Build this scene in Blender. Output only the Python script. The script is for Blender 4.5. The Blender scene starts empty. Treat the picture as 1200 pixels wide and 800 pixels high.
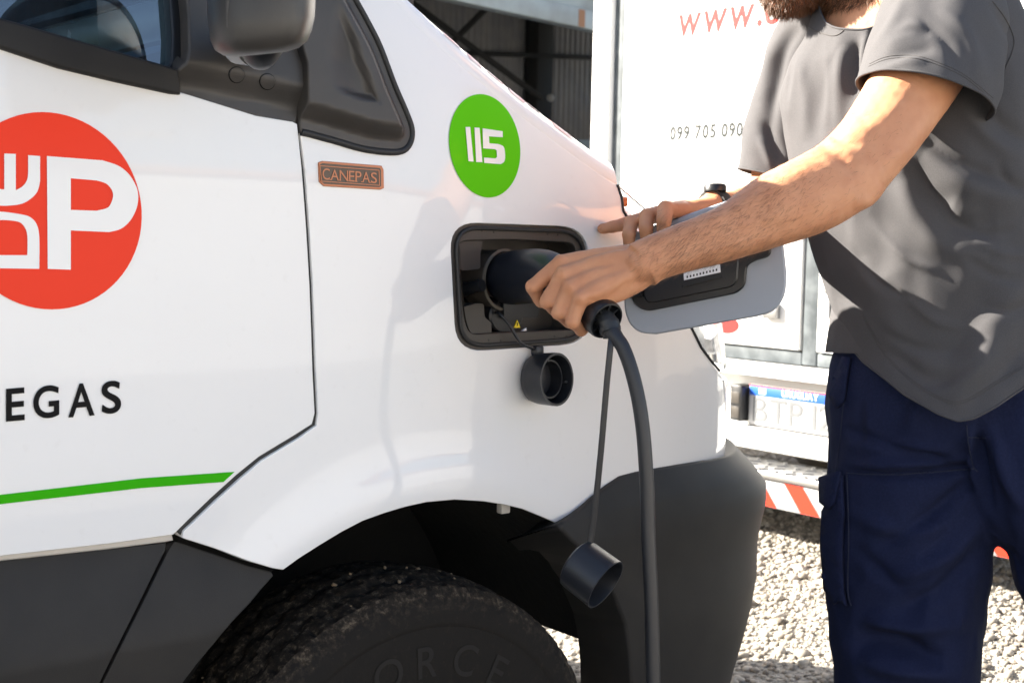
import bpy, bmesh, math, random
import numpy as np
from mathutils import Vector, Matrix
from mathutils.geometry import delaunay_2d_cdt
random.seed(7); rng = np.random.default_rng(7)
SC = bpy.context.scene
COL = SC.collection
rad = math.radians

# ------------------------------------------------------------------ camera
W0, H0, FPX = 1200.0, 800.0, 1600.0          # photograph size and focal length in its pixels
CAM = np.array([0.0, -1.40, 1.12])
AZ, PITCH, ROLL = rad(51.0), math.atan(124.0 / FPX), 0.0216
cz, sz, cp, sp = math.cos(AZ), math.sin(AZ), math.cos(PITCH), math.sin(PITCH)
FWD = np.array([cz * cp, sz * cp, -sp])
R0 = np.array([sz, -cz, 0.0])
U0 = np.cross(R0, FWD)
RIGHT = math.cos(ROLL) * R0 + math.sin(ROLL) * U0
UP = math.cos(ROLL) * U0 - math.sin(ROLL) * R0
cam_d = bpy.data.cameras.new('camera')
cam = bpy.data.objects.new('camera', cam_d); COL.objects.link(cam)
m = Matrix.Identity(4)
for i in range(3):
    m[i][0] = RIGHT[i]; m[i][1] = UP[i]; m[i][2] = -FWD[i]; m[i][3] = CAM[i]
cam.matrix_world = m
cam_d.sensor_width = 36.0; cam_d.lens = 36.0 * FPX / W0
cam_d.clip_start = 0.05; cam_d.clip_end = 2000
cam_d.dof.use_dof = True; cam_d.dof.focus_distance = 1.72; cam_d.dof.aperture_fstop = 11.5
SC.camera = cam

# ------------------------------------------------------------------ sky, sun, exposure
SUN_EL = rad(29.0)
SUN_H = np.array([-0.61, 0.792])             # horizontal direction towards the sun
wd = bpy.data.worlds.new('World'); SC.world = wd; wd.use_nodes = True
nt = wd.node_tree; bg = nt.nodes['Background']
sky = nt.nodes.new('ShaderNodeTexSky'); sky.sky_type = 'NISHITA'; sky.sun_disc = False
sky.sun_elevation = SUN_EL; sky.sun_rotation = math.atan2(SUN_H[0], SUN_H[1])
sky.air_density = 0.9; sky.dust_density = 1.6; sky.ozone_density = 0.6
nt.links.new(sky.outputs[0], bg.inputs[0]); bg.inputs[1].default_value = 0.050
sun_d = bpy.data.lights.new('sun', 'SUN'); sun_d.energy = 5.0; sun_d.angle = rad(0.53); sun_d.color = (1.0, 0.93, 0.82)
sun = bpy.data.objects.new('sun', sun_d); COL.objects.link(sun)
sd = Vector((SUN_H[0] * math.cos(SUN_EL), SUN_H[1] * math.cos(SUN_EL), math.sin(SUN_EL))).normalized()
sun.rotation_euler = sd.to_track_quat('Z', 'Y').to_euler(); sun.location = (0, 6, 8)
SC.view_settings.view_transform = 'Standard'; SC.view_settings.look = 'None'
SC.view_settings.exposure = 2.66; SC.view_settings.gamma = 1.0; SC.view_settings.use_curve_mapping = False
SC.cycles.use_denoising = True
SC.cycles.max_bounces = 8; SC.cycles.glossy_bounces = 4; SC.cycles.transparent_max_bounces = 8

# ------------------------------------------------------------------ helpers: pixels to places
def raydir(px, py):
    px = np.asarray(px, float); py = np.asarray(py, float)
    return (FWD + np.multiply.outer((px - W0 / 2) / FPX, RIGHT) + np.multiply.outer((H0 / 2 - py) / FPX, UP))
def P(px, py, d):
    """point seen at a photo pixel, d metres along the optical axis"""
    return CAM + raydir(px, py) * d
def V(px, py, d): return Vector(P(px, py, d))
def proj(p):
    q = np.asarray(p, float) - CAM
    d = q @ FWD
    return W0 / 2 + FPX * (q @ RIGHT) / d, H0 / 2 - FPX * (q @ UP) / d, d

def sstep(a, b, x):
    t = np.clip((x - a) / (b - a), 0, 1); return t * t * (3 - 2 * t)

# ------------------------------------------------------------------ helpers: materials
def mat(name, col, rough=0.5, metal=0.0, coat=0.0, spec=0.5, bump=None, vary=None, sheen=0.0, sss=0.0, coat_rough=0.05, wrinkle=None):
    m = bpy.data.materials.new(name); m.use_nodes = True
    t = m.node_tree; b = t.nodes['Principled BSDF']
    b.inputs['Base Color'].default_value = (*col, 1)
    b.inputs['Roughness'].default_value = rough; b.inputs['Metallic'].default_value = metal
    b.inputs['Coat Weight'].default_value = coat; b.inputs['Coat Roughness'].default_value = coat_rough
    b.inputs['Specular IOR Level'].default_value = spec
    if sheen: b.inputs['Sheen Weight'].default_value = sheen; b.inputs['Sheen Roughness'].default_value = 0.6
    if sss:
        b.inputs['Subsurface Weight'].default_value = sss
        b.inputs['Subsurface Radius'].default_value = (1.0, 0.35, 0.2); b.inputs['Subsurface Scale'].default_value = 0.006
    tc = t.nodes.new('ShaderNodeTexCoord')
    if vary:                                    # (scale, other colour, low, high)
        n = t.nodes.new('ShaderNodeTexNoise'); n.inputs['Scale'].default_value = vary[0]; n.inputs['Detail'].default_value = 5
        r = t.nodes.new('ShaderNodeValToRGB'); r.color_ramp.elements[0].position = vary[2]; r.color_ramp.elements[1].position = vary[3]
        r.color_ramp.elements[0].color = (*col, 1); r.color_ramp.elements[1].color = (*vary[1], 1)
        t.links.new(tc.outputs['Object'], n.inputs['Vector']); t.links.new(n.outputs[0], r.inputs[0])
        t.links.new(r.outputs[0], b.inputs['Base Color'])
    if bump:                                    # (scale, strength, distance)
        n = t.nodes.new('ShaderNodeTexNoise'); n.inputs['Scale'].default_value = bump[0]; n.inputs['Detail'].default_value = 4
        bp = t.nodes.new('ShaderNodeBump'); bp.inputs['Strength'].default_value = bump[1]; bp.inputs['Distance'].default_value = bump[2]
        t.links.new(tc.outputs['Object'], n.inputs['Vector']); t.links.new(n.outputs[0], bp.inputs['Height'])
        t.links.new(bp.outputs[0], b.inputs['Normal'])
        if wrinkle:                             # (scale, strength, distance): soft cloth creases under the weave
            w = t.nodes.new('ShaderNodeTexNoise'); w.inputs['Scale'].default_value = wrinkle[0]; w.inputs['Detail'].default_value = 3; w.inputs['Distortion'].default_value = 1.6
            w.noise_type = 'RIDGED_MULTIFRACTAL'
            b2 = t.nodes.new('ShaderNodeBump'); b2.inputs['Strength'].default_value = wrinkle[1]; b2.inputs['Distance'].default_value = wrinkle[2]
            mp = t.nodes.new('ShaderNodeMapping'); mp.inputs['Scale'].default_value = (1.0, 1.0, .55); mp.inputs['Rotation'].default_value = (.5, .3, .7)
            t.links.new(tc.outputs['Object'], mp.inputs[0]); t.links.new(mp.outputs[0], w.inputs['Vector']); t.links.new(w.outputs[0], b2.inputs['Height']); t.links.new(b2.outputs[0], bp.inputs['Normal'])
    return m
M = {}
M['paint'] = mat('white_paint', (0.80, 0.79, 0.775), 0.5, spec=.3, coat=0.75, coat_rough=.025, bump=(5.0, 0.30, 0.012), vary=(70, (0.755, 0.74, 0.72), 0.62, 0.9))
M['paint_far'] = mat('white_paint_plain', (0.80, 0.79, 0.77), 0.35, coat=0.5)
M['plastic'] = mat('grey_plastic', (0.0150, 0.0140, 0.0132), 0.6, spec=.35, bump=(900, 0.2, 0.001), vary=(14, (0.024, 0.022, 0.020), 0.35, 0.75))
M['trim'] = mat('pillar_plastic', (0.040, 0.036, 0.032), 0.5, bump=(700, 0.10, 0.001), vary=(20, (0.054, 0.048, 0.043), 0.35, 0.75))
M['rubber'] = mat('black_rubber', (0.016, 0.016, 0.016), 0.6)
M['black'] = mat('black_plastic', (0.008, 0.0085, 0.010), 0.38, bump=(500, 0.08, 0.001))
M['portplastic'] = mat('port_plastic', (0.046, 0.039, 0.033), 0.5, bump=(600, 0.10, 0.001))
M['liner'] = mat('arch_liner', (0.004, 0.004, 0.004), 0.85, bump=(60, 0.4, 0.004))
M['glass_dark'] = None
M['red'] = mat('logo_red', (0.86, 0.042, 0.012), 0.45, spec=.2)
M['vinyl_white'] = mat('vinyl_white', (0.80, 0.79, 0.775), 0.35, coat=0.3)
M['green'] = mat('vinyl_green', (0.035, 0.40, 0.001), 0.5, spec=.1)
M['green_disc'] = mat('vinyl_disc_green', (0.10, 0.52, 0.001), 0.5, spec=.1, vary=(7, (0.24, 0.58, 0.001), 0.5, 0.72))
M['ink'] = mat('ink_black', (0.004, 0.004, 0.005), 0.5, spec=.12)
M['copper'] = mat('copper', (0.46, 0.17, 0.08), 0.4, metal=0.3)
M['bronze'] = mat('badge_bronze', (0.10, 0.068, 0.045), 0.45, metal=0.2, bump=(300, 0.3, 0.001))
M['chrome'] = mat('chrome', (0.85, 0.85, 0.85), 0.12, metal=1.0)
M['steel'] = mat('steel', (0.32, 0.32, 0.32), 0.4, metal=0.9, bump=(80, 0.2, 0.002))
M['yellow'] = mat('warning_yellow', (0.75, 0.55, 0.01), 0.5)
M['paper'] = mat('label_paper', (0.82, 0.82, 0.84), 0.5)
M['cable'] = mat('cable_rubber', (0.016, 0.0165, 0.019), 0.42, bump=(250, 0.15, 0.001))
M['cap'] = mat('cap_plastic', (0.013, 0.0145, 0.019), 0.4, bump=(300, 0.08, 0.001))
M['flap'] = mat('flap_shade_grey', (0.30, 0.33, 0.38), 0.45, bump=(900, 0.08, 0.001))  # blue-grey of its sky-lit shade is put into the flap's colour

# ------------------------------------------------------------------ helpers: objects
def link(name, me, material=None, parent=None):
    if material is not None and not me.materials: me.materials.append(material)
    o = bpy.data.objects.new(name, me); COL.objects.link(o)
    if parent is not None: o.parent = parent
    return o
def tag(o, label=None, cat=None, group=None, kind=None):
    if label: o['label'] = label
    if cat: o['category'] = cat
    if group: o['group'] = group
    if kind: o['kind'] = kind
    return o
def thing(name, label, cat, loc=(0, 0, 0), group=None):
    o = bpy.data.objects.new(name, None); COL.objects.link(o); o.empty_display_size = 0.1
    return tag(o, label, cat, group)
def mesh(name, verts, faces, smooth=True):
    me = bpy.data.meshes.new(name)
    me.from_pydata([tuple(map(float, v)) for v in verts], [], [tuple(map(int, f)) for f in faces if len(set(map(int, f))) == len(f)]); me.validate(); me.update()
    if smooth:
        me.polygons.foreach_set('use_smooth', [True] * len(me.polygons))
    return me
def sharp(me, deg=35):
    me.set_sharp_from_angle(angle=rad(deg)); return me
def bm_mesh(name, bm, smooth=True, recalc=True, angle=35):
    if recalc: bmesh.ops.recalc_face_normals(bm, faces=bm.faces)
    me = bpy.data.meshes.new(name); bm.to_mesh(me); bm.free()
    if smooth:
        me.polygons.foreach_set('use_smooth', [True] * len(me.polygons)); sharp(me, angle)
    return me
def add_box(bm, lo, hi, mtx=None, bevel=0.0):
    x0, y0, z0 = lo; x1, y1, z1 = hi
    vs = [bm.verts.new(v) for v in ((x0,y0,z0),(x1,y0,z0),(x1,y1,z0),(x0,y1,z0),(x0,y0,z1),(x1,y0,z1),(x1,y1,z1),(x0,y1,z1))]
    fs = [bm.faces.new([vs[i] for i in f]) for f in ((0,3,2,1),(4,5,6,7),(0,1,5,4),(1,2,6,5),(2,3,7,6),(3,0,4,7))]
    if bevel > 0:
        es = list({e for f in fs for e in f.edges})
        r = bmesh.ops.bevel(bm, geom=es, offset=bevel, segments=2, affect='EDGES', profile=0.5)
        vs = list({v for f in r['faces'] for v in f.verts} | {v for v in vs if v.is_valid})
    if mtx is not None:
        bmesh.ops.transform(bm, matrix=mtx, verts=[v for v in vs if v.is_valid])
def box_obj(name, lo, hi, material, parent=None, bevel=0.004, mtx=None):
    bm = bmesh.new(); add_box(bm, lo, hi, mtx, bevel)
    return link(name, bm_mesh(name, bm), material, parent)
def tube(bm, pts, radii, seg=16, cap=True, ref=None):
    """round or oval tube through points; radii: r or (ra, rb); ref: direction of the rb axis"""
    pts = [Vector(p) for p in pts]; n = len(pts); rings = []
    side0 = None
    for i, p in enumerate(pts):
        t = (pts[min(i + 1, n - 1)] - pts[max(i - 1, 0)]).normalized()
        if ref is not None:
            b = Vector(ref) - t * Vector(ref).dot(t)
            b = b.normalized()
        else:
            if side0 is None:
                side0 = Vector((0, 0, 1)) if abs(t.z) < 0.9 else Vector((1, 0, 0))
            b = (side0 - t * side0.dot(t)).normalized(); side0 = b
        a = t.cross(b)
        r = radii[i] if isinstance(radii, (list, tuple)) and not (len(radii) == 2 and n != 2 and not isinstance(radii[0], (list, tuple))) else radii
        ra, rb = (r if isinstance(r, (tuple, list)) else (r, r))
        rings.append([bm.verts.new(p + a * (ra * math.cos(2 * math.pi * k / seg)) + b * (rb * math.sin(2 * math.pi * k / seg))) for k in range(seg)])
    for i in range(n - 1):
        for k in range(seg):
            bm.faces.new((rings[i][k], rings[i][(k + 1) % seg], rings[i + 1][(k + 1) % seg], rings[i + 1][k]))
    if cap:
        bm.faces.new(rings[0][::-1]); bm.faces.new(rings[-1])
    return rings
def tube_obj(name, pts, radii, material, parent=None, seg=16, angle=50):
    bm = bmesh.new(); tube(bm, pts, radii, seg)
    return link(name, bm_mesh(name, bm, angle=angle), material, parent)
def spline(pts, n=8):
    """Catmull-Rom through points (any dimension)"""
    p = np.array(pts, float); out = []
    for i in range(len(p) - 1):
        a, b, c, d = p[max(i - 1, 0)], p[i], p[i + 1], p[min(i + 2, len(p) - 1)]
        for k in range(n):
            t = k / n
            out.append(0.5 * ((2 * b) + (c - a) * t + (2 * a - 5 * b + 4 * c - d) * t * t + (3 * b - a - 3 * c + d) * t ** 3))
    out.append(p[-1]); return np.array(out)
def frame_from(n, up=(0, 0, 1)):
    n = Vector(n).normalized(); u = Vector(up); x = u.cross(n).normalized(); y = n.cross(x)
    return Matrix(((x.x, y.x, n.x), (x.y, y.y, n.y), (x.z, y.z, n.z))).to_4x4()
def lathe(bm, prof, mtx, seg=32, close=False):
    """profile [(r, h)] turned about local Z"""
    rings = []
    for r, h in prof:
        rings.append([bm.verts.new(mtx @ Vector((r * math.cos(2 * math.pi * k / seg), r * math.sin(2 * math.pi * k / seg), h))) for k in range(seg)])
    for i in range(len(rings) - 1):
        for k in range(seg):
            bm.faces.new((rings[i][k], rings[i][(k + 1) % seg], rings[i + 1][(k + 1) % seg], rings[i + 1][k]))
    if close:
        for k in range(seg):
            bm.faces.new((rings[-1][k], rings[-1][(k + 1) % seg], rings[0][(k + 1) % seg], rings[0][k]))
    return rings
def inpoly(x, y, loops):
    """even-odd test, vectorised"""
    x = np.asarray(x); y = np.asarray(y); ins = np.zeros(x.shape, bool)
    for lp in loops:
        lp = np.asarray(lp); n = len(lp)
        x0, y0 = lp[:, 0], lp[:, 1]; x1, y1 = np.roll(x0, -1), np.roll(y0, -1)
        for a, b, c, d in zip(x0, y0, x1, y1):
            if b == d: continue
            ins ^= ((b > y) != (d > y)) & (x < (c - a) * (y - b) / (d - b) + a)
    return ins
def resample(lp, step, closed=True):
    lp = [np.array(p, float) for p in lp]; out = []
    n = len(lp)
    for i in range(n if closed else n - 1):
        a, b = lp[i], lp[(i + 1) % n]; k = max(1, int(math.ceil(np.linalg.norm(b - a) / step)))
        for j in range(k): out.append(a + (b - a) * j / k)
    if not closed: out.append(lp[-1])
    return np.array(out)
def rounded(lp, r, seg=5, corners=None):
    """round the corners of a polygon; corners: dict index -> radius"""
    out = []; n = len(lp); lp = [np.array(p, float) for p in lp]
    for i in range(n):
        rr = r if corners is None else corners.get(i, 0)
        a, b, c = lp[i - 1], lp[i], lp[(i + 1) % n]
        if rr <= 0: out.append(b); continue
        da, dc = a - b, c - b; la, lc = np.linalg.norm(da), np.linalg.norm(dc)
        d = min(rr, la * .48, lc * .48); p, q = b + da / la * d, b + dc / lc * d
        for k in range(seg + 1):
            t = k / seg; out.append((1 - t) ** 2 * p + 2 * t * (1 - t) * b + t * t * q)
    return np.array(out)
def triangulate(loops, grid):
    """loops (n,2) -> verts, tris, loop index lists; grid spacing of inner points"""
    pts = []; edges = []; idx = []
    for lp in loops:
        s = len(pts); pts += [tuple(p) for p in lp]; n = len(lp)
        edges += [(s + i, s + (i + 1) % n) for i in range(n)]; idx.append(list(range(s, s + n)))
    b = np.array(pts); lo, hi = b.min(0), b.max(0)
    if grid:
        gx, gy = np.meshgrid(np.arange(lo[0] + grid * .5, hi[0], grid), np.arange(lo[1] + grid * .5, hi[1], grid * .87))
        gx = gx + (np.arange(gx.shape[0]) % 2)[:, None] * grid * .5
        gx, gy = gx.ravel(), gy.ravel(); k = inpoly(gx, gy, loops); gx, gy = gx[k], gy[k]
        if len(gx):
            dmin = np.full(len(gx), 1e9)
            for p in b: dmin = np.minimum(dmin, (gx - p[0]) ** 2 + (gy - p[1]) ** 2)
            k = dmin > (grid * .45) ** 2
            pts += list(zip(gx[k], gy[k]))
    r = delaunay_2d_cdt([Vector(p) for p in pts], edges, [], 0, 1e-7)
    v = np.array([tuple(p) for p in r[0]]); f = np.array([tuple(t) for t in r[2] if len(t) == 3])
    c = v[f].mean(1); f = f[inpoly(c[:, 0], c[:, 1], loops)]
    om = {}
    for j, orig in enumerate(r[3]):
        for q in orig: om[q] = j
    out = []
    for lp in idx:                       # drop points that fell together
        q = []
        for i in lp:
            if not q or q[-1] != om[i]: q.append(om[i])
        while len(q) > 1 and q[0] == q[-1]: q.pop()
        out.append(q)
    return v, f, out

# ------------------------------------------------------------------ the van's outer skin: y = skin(x, z), outwards is -y
def zc(x): return 1.425 - 0.62 * (x - 1.04)                 # crease between wing and bonnet
WX, WZ, WR = 1.022, 0.331, 0.331                             # front wheel
def skin(x, z):
    x = np.asarray(x, float); z = np.asarray(z, float)
    a = np.clip(x, .8, 1.15); u = (a - .8) / .35
    y = 0.17 * .35 * (u ** 3 - u ** 4 / 2) + .17 * np.clip(x - 1.15, 0, None)
    n = np.clip((x - 1.45) / .36, 0, None); y = y + .09 * n ** 4
    y = y + 0.10 * np.clip(np.abs(z - .93) - .02, 0, None) ** 2 * (1 - sstep(1.2, 1.5, x))
    v = np.clip(z - (zc(x) - .13), 0, .3); y = y + 1.0 * v ** 2
    r = np.hypot(x - WX, z - .345)
    y = y - .012 * np.exp(-((r - .45) / .045) ** 2) * sstep(WZ, .6, z)
    return y
def skin_bumper(x, z):
    s = np.interp(np.asarray(z, float), [.30, .36, .42, .477, .53, .594, .625, .66, .69, .72, .75, .78], [.02, .035, .055, .072, .081, .080, .088, .100, .098, .066, .030, .0])
    y = skin(np.asarray(x) - s, np.full_like(np.asarray(z, float), .8)) - .012
    zl = .725 + 0.02 * (np.asarray(x) - 1.3)                 # soft crease
    d = np.asarray(z) - zl
    return y + .55 * np.clip(d + .01, 0, None) ** 1.25 + .10 * np.clip(-d - .2, 0, None) ** 1.5
def skin_sill(x, z):
    zl = .665
    d = np.asarray(z, float) - zl
    return -.012 + .45 * np.clip(d, 0, None) ** 1.2 + .06 * np.clip(-d, 0, None) + 0 * np.asarray(x, float)
def skin_trim(x, z):
    return skin(x, z) * 1.0
def hit(px, py, surf=skin, off=0.0):
    """where the photo ray meets a surface y = surf(x, z) - off"""
    px = np.atleast_1d(np.asarray(px, float)); py = np.atleast_1d(np.asarray(py, float))
    D = raydir(px, py); ts = np.linspace(.9, 2.6, 400)
    Q = CAM + D[:, None, :] * ts[None, :, None]
    g = Q[..., 1] - (surf(Q[..., 0], Q[..., 2]) - off)
    out = np.zeros((len(px), 3))
    cross = g > 0
    first = np.where(cross.any(1), cross.argmax(1), g.argmax(1))
    for i in range(len(px)):
        k = first[i]
        if not cross[i].any(): out[i] = CAM + D[i] * ts[k]; continue
        lo, hi = ts[max(k - 1, 0)], ts[k]
        for _ in range(30):
            mid = (lo + hi) / 2; q = CAM + D[i] * mid
            if q[1] - (surf(q[0], q[2]) - off) > 0: hi = mid
            else: lo = mid
        out[i] = CAM + D[i] * hi
    return out
def hitxz(lp, surf=skin): 
    lp = np.asarray(lp, float); q = hit(lp[:, 0], lp[:, 1], surf); return q[:, [0, 2]]
def surf_normal(surf, x, z):
    e = 1e-3
    dx = (surf(x + e, z) - surf(x - e, z)) / (2 * e); dz = (surf(x, z + e) - surf(x, z - e)) / (2 * e)
    n = np.stack([dx, -np.ones_like(dx), dz], -1)
    return n / np.linalg.norm(n, axis=-1, keepdims=True)
def skin_panel(name, loops_xz, material, parent, surf=skin, off=0.0, grid=.014, rim=.003, depth=.022, step=.008, bulge=None):
    """sheet panel on the skin with rolled edges; loops in (x, z), first outer, others holes"""
    loops = [resample(lp, step) for lp in loops_xz]
    v, f, idx = triangulate(loops, grid)
    y = surf(v[:, 0], v[:, 1]) - off
    if bulge is not None: y = y - bulge(v[:, 0], v[:, 1])
    pts = [np.array((a, b, c)) for a, b, c in zip(v[:, 0], y, v[:, 1])]
    nrm = list(surf_normal(surf if bulge is None else (lambda X, Z: surf(X, Z) - bulge(X, Z)), v[:, 0], v[:, 1]))
    faces = []
    for t in f:
        a, b, c = v[t[0]], v[t[1]], v[t[2]]
        cr = (b[0] - a[0]) * (c[1] - a[1]) - (b[1] - a[1]) * (c[0] - a[0])
        faces.append((t[0], t[1], t[2]) if cr > 0 else (t[0], t[2], t[1]))
    for li, lp in enumerate(idx):
        q = v[lp]; area = 0.5 * np.sum(q[:, 0] * np.roll(q[:, 1], -1) - q[:, 1] * np.roll(q[:, 0], -1))
        if area < 0: lp = lp[::-1]; q = q[::-1]
        sgn = 1 if li == 0 else -1
        tan = np.roll(q, -1, 0) - np.roll(q, 1, 0); tan /= np.linalg.norm(tan, axis=1, keepdims=True) + 1e-12
        out = np.stack([tan[:, 1], -tan[:, 0]], 1) * sgn
        prev = list(lp)
        for (o_, d_, w) in ((rim * .6, rim * .2, .45), (rim, rim * .8, .9), (rim, depth, 1.0)):
            s = len(pts)
            for k, i in enumerate(lp):
                n = nrm[i]; p = pts[i] + np.array((out[k, 0], 0, out[k, 1])) * o_ - n * d_
                pts.append(p); o3 = np.array((out[k, 0], 0, out[k, 1]))
                nn = n * (1 - w) + o3 * w; nrm.append(nn / np.linalg.norm(nn))
            cur = list(range(s, s + len(lp))); L = len(lp)
            for k in range(L):
                a, b, c, d = prev[k], prev[(k + 1) % L], cur[(k + 1) % L], cur[k]
                faces.append((a, d, c, b) if sgn > 0 else (a, b, c, d))
            prev = cur
    me = mesh(name, pts, faces)
    me.normals_split_custom_set_from_vertices([tuple(n) for n in nrm])
    return link(name, me, material, parent)
def panel_px(name, lp, material, parent, surf=skin, holes=(), gap=0.0, **kw):
    """panel whose outline was read from the photograph as pixels and laid on the skin"""
    loops = [hitxz(resample(lp, 12), surf)] + [hitxz(resample(h, 8), surf) for h in holes]
    return skin_panel(name, loops, material, parent, surf, **kw)
def decal_px(name, loops, material, parent, surf=skin, off=.0012, step=4, grid=9):
    loops = [resample(lp, step) for lp in loops]
    v, f, idx = triangulate(loops, grid)
    p = hit(v[:, 0], v[:, 1], surf, off)
    n = surf_normal(surf, p[:, 0], p[:, 2])
    faces = []
    for t in f:
        a, b, c = v[t[0]], v[t[1]], v[t[2]]
        cr = (b[0] - a[0]) * (c[1] - a[1]) - (b[1] - a[1]) * (c[0] - a[0])
        faces.append((t[0], t[2], t[1]) if cr > 0 else (t[0], t[1], t[2]))
    me = mesh(name, p, faces)
    me.normals_split_custom_set_from_vertices([tuple(q) for q in n])
    return link(name, me, material, parent)
def grow(l, loops, d):
    """embolden a glyph outline: outer loops move out, counters move in"""
    if not d: return l
    area = 0.5 * np.sum(l[:, 0] * np.roll(l[:, 1], -1) - l[:, 1] * np.roll(l[:, 0], -1)); s = 1 if area > 0 else -1
    others = [o for o in loops if o is not l]
    hole = bool(inpoly(l[:1, 0], l[:1, 1], others)[0]) if others else False
    p, n = np.roll(l, 1, 0), np.roll(l, -1, 0)
    e1 = l - p; e2 = n - l; e1 /= np.linalg.norm(e1, axis=1, keepdims=True); e2 /= np.linalg.norm(e2, axis=1, keepdims=True)
    m1 = np.stack([e1[:, 1], -e1[:, 0]], 1) * s; m2 = np.stack([e2[:, 1], -e2[:, 0]], 1) * s; b = m1 + m2
    k = np.clip(2.0 / np.maximum((b ** 2).sum(1, keepdims=True), 1e-6), 0, 1.2)
    return l + b * k * d * (-1 if hole else 1)
def text_loops(s, offset=0.0, shear=0.0, res=6):
    """outline loops of each glyph of a string at size 1 -> list of (char, loops)"""
    out = []; xpos = 0
    for ch in s:
        if ch == ' ': out.append((ch, [])); continue
        cu = bpy.data.curves.new('t', 'FONT'); cu.body = ch; cu.resolution_u = res; cu.shear = shear; cu.fill_mode = 'NONE'
        o = bpy.data.objects.new('t', cu); COL.objects.link(o)
        me = o.to_mesh()
        if len(me.vertices):
            co = np.array([v.co[:2] for v in me.vertices]); nb = {}
            for e in me.edges:
                a, b = e.vertices; nb.setdefault(a, []).append(b); nb.setdefault(b, []).append(a)
            seen = set(); loops = []
            for s0 in nb:
                if s0 in seen: continue
                lp = [s0]; seen.add(s0); cur = s0
                while True:
                    nx = [q for q in nb[cur] if q not in seen]
                    if not nx: break
                    cur = nx[0]; seen.add(cur); lp.append(cur)
                q = co[lp]
                keep = [0]
                for i in range(1, len(q)):
                    if np.linalg.norm(q[i] - q[keep[-1]]) > 1e-3: keep.append(i)
                q = q[keep]
                if np.linalg.norm(q[0] - q[-1]) < 1e-3: q = q[:-1]
                if len(q) > 2: loops.append(q)
            out.append((ch, [grow(l, loops, offset) for l in loops]))
        else: out.append((ch, []))
        o.to_mesh_clear(); bpy.data.objects.remove(o); bpy.data.curves.remove(cu)
    return out
def plane_text(name, s, parent, material, origin, xdir, ydir, size, offset=0.0, shear=0.0, track=1.0, fit=None, thick=.0015):
    """letters as thin meshes in a plane, each one part; returns end position"""
    ox = 0.0; X = Vector(xdir); Y = Vector(ydir); N = X.cross(Y); O = Vector(origin)
    TL = text_loops(s, offset, shear)
    if fit:
        tot = sum((np.vstack(l)[:, 0].max() - np.vstack(l)[:, 0].min() + .10 * track) if l else .32 * track for c, l in TL) - .10 * track
        X = X * (fit / (tot * size))
    for ch, loops in TL:
        if not loops: ox += .32 * track; continue
        allp = np.vstack(loops); lo = allp[:, 0].min(); w = allp[:, 0].max() - lo
        v, f, idx = triangulate([l for l in loops], 0)
        pts = [O + X * ((p[0] - lo + ox) * size) + Y * (p[1] * size) + N * thick for p in v]
        nb = len(pts); faces = []
        for t in f:
            a, b, c = v[t[0]], v[t[1]], v[t[2]]
            cr = (b[0] - a[0]) * (c[1] - a[1]) - (b[1] - a[1]) * (c[0] - a[0])
            faces.append(tuple(t) if cr > 0 else (t[0], t[2], t[1]))
        link(name, mesh(name, pts, faces, False), material, parent)
        ox += w + .10 * track
    return ox * size
def ext(a, b, x):
    """straight line through two (x, z) points, taken to x"""
    return (x, a[1] + (b[1] - a[1]) * (x - a[0]) / (b[0] - a[0]))
def glass_mat(name, tint, gloss=0.12, rough=0.0):
    m = bpy.data.materials.new(name); m.use_nodes = True; t = m.node_tree; t.nodes.clear()
    o = t.nodes.new('ShaderNodeOutputMaterial'); mx = t.nodes.new('ShaderNodeMixShader'); tr = t.nodes.new('ShaderNodeBsdfTransparent')
    g = t.nodes.new('ShaderNodeBsdfGlossy'); lw = t.nodes.new('ShaderNodeLayerWeight'); lw.inputs[0].default_value = 0.25
    ad = t.nodes.new('ShaderNodeMath'); ad.operation = 'MULTIPLY_ADD'; ad.inputs[1].default_value = 1 - gloss; ad.inputs[2].default_value = gloss; ad.use_clamp = True
    tr.inputs[0].default_value = (*tint, 1); g.inputs['Roughness'].default_value = rough
    t.links.new(lw.outputs['Fresnel'], ad.inputs[0]); t.links.new(ad.outputs[0], mx.inputs[0])
    t.links.new(tr.outputs[0], mx.inputs[1]); t.links.new(g.outputs[0], mx.inputs[2]); t.links.new(mx.outputs[0], o.inputs[0])
    return m
M['glass'] = glass_mat('tinted_glass', (0.10, 0.20, 0.30), 0.20)
M['lens'] = glass_mat('lamp_lens', (0.92, 0.94, 0.96), 0.10)

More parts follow.
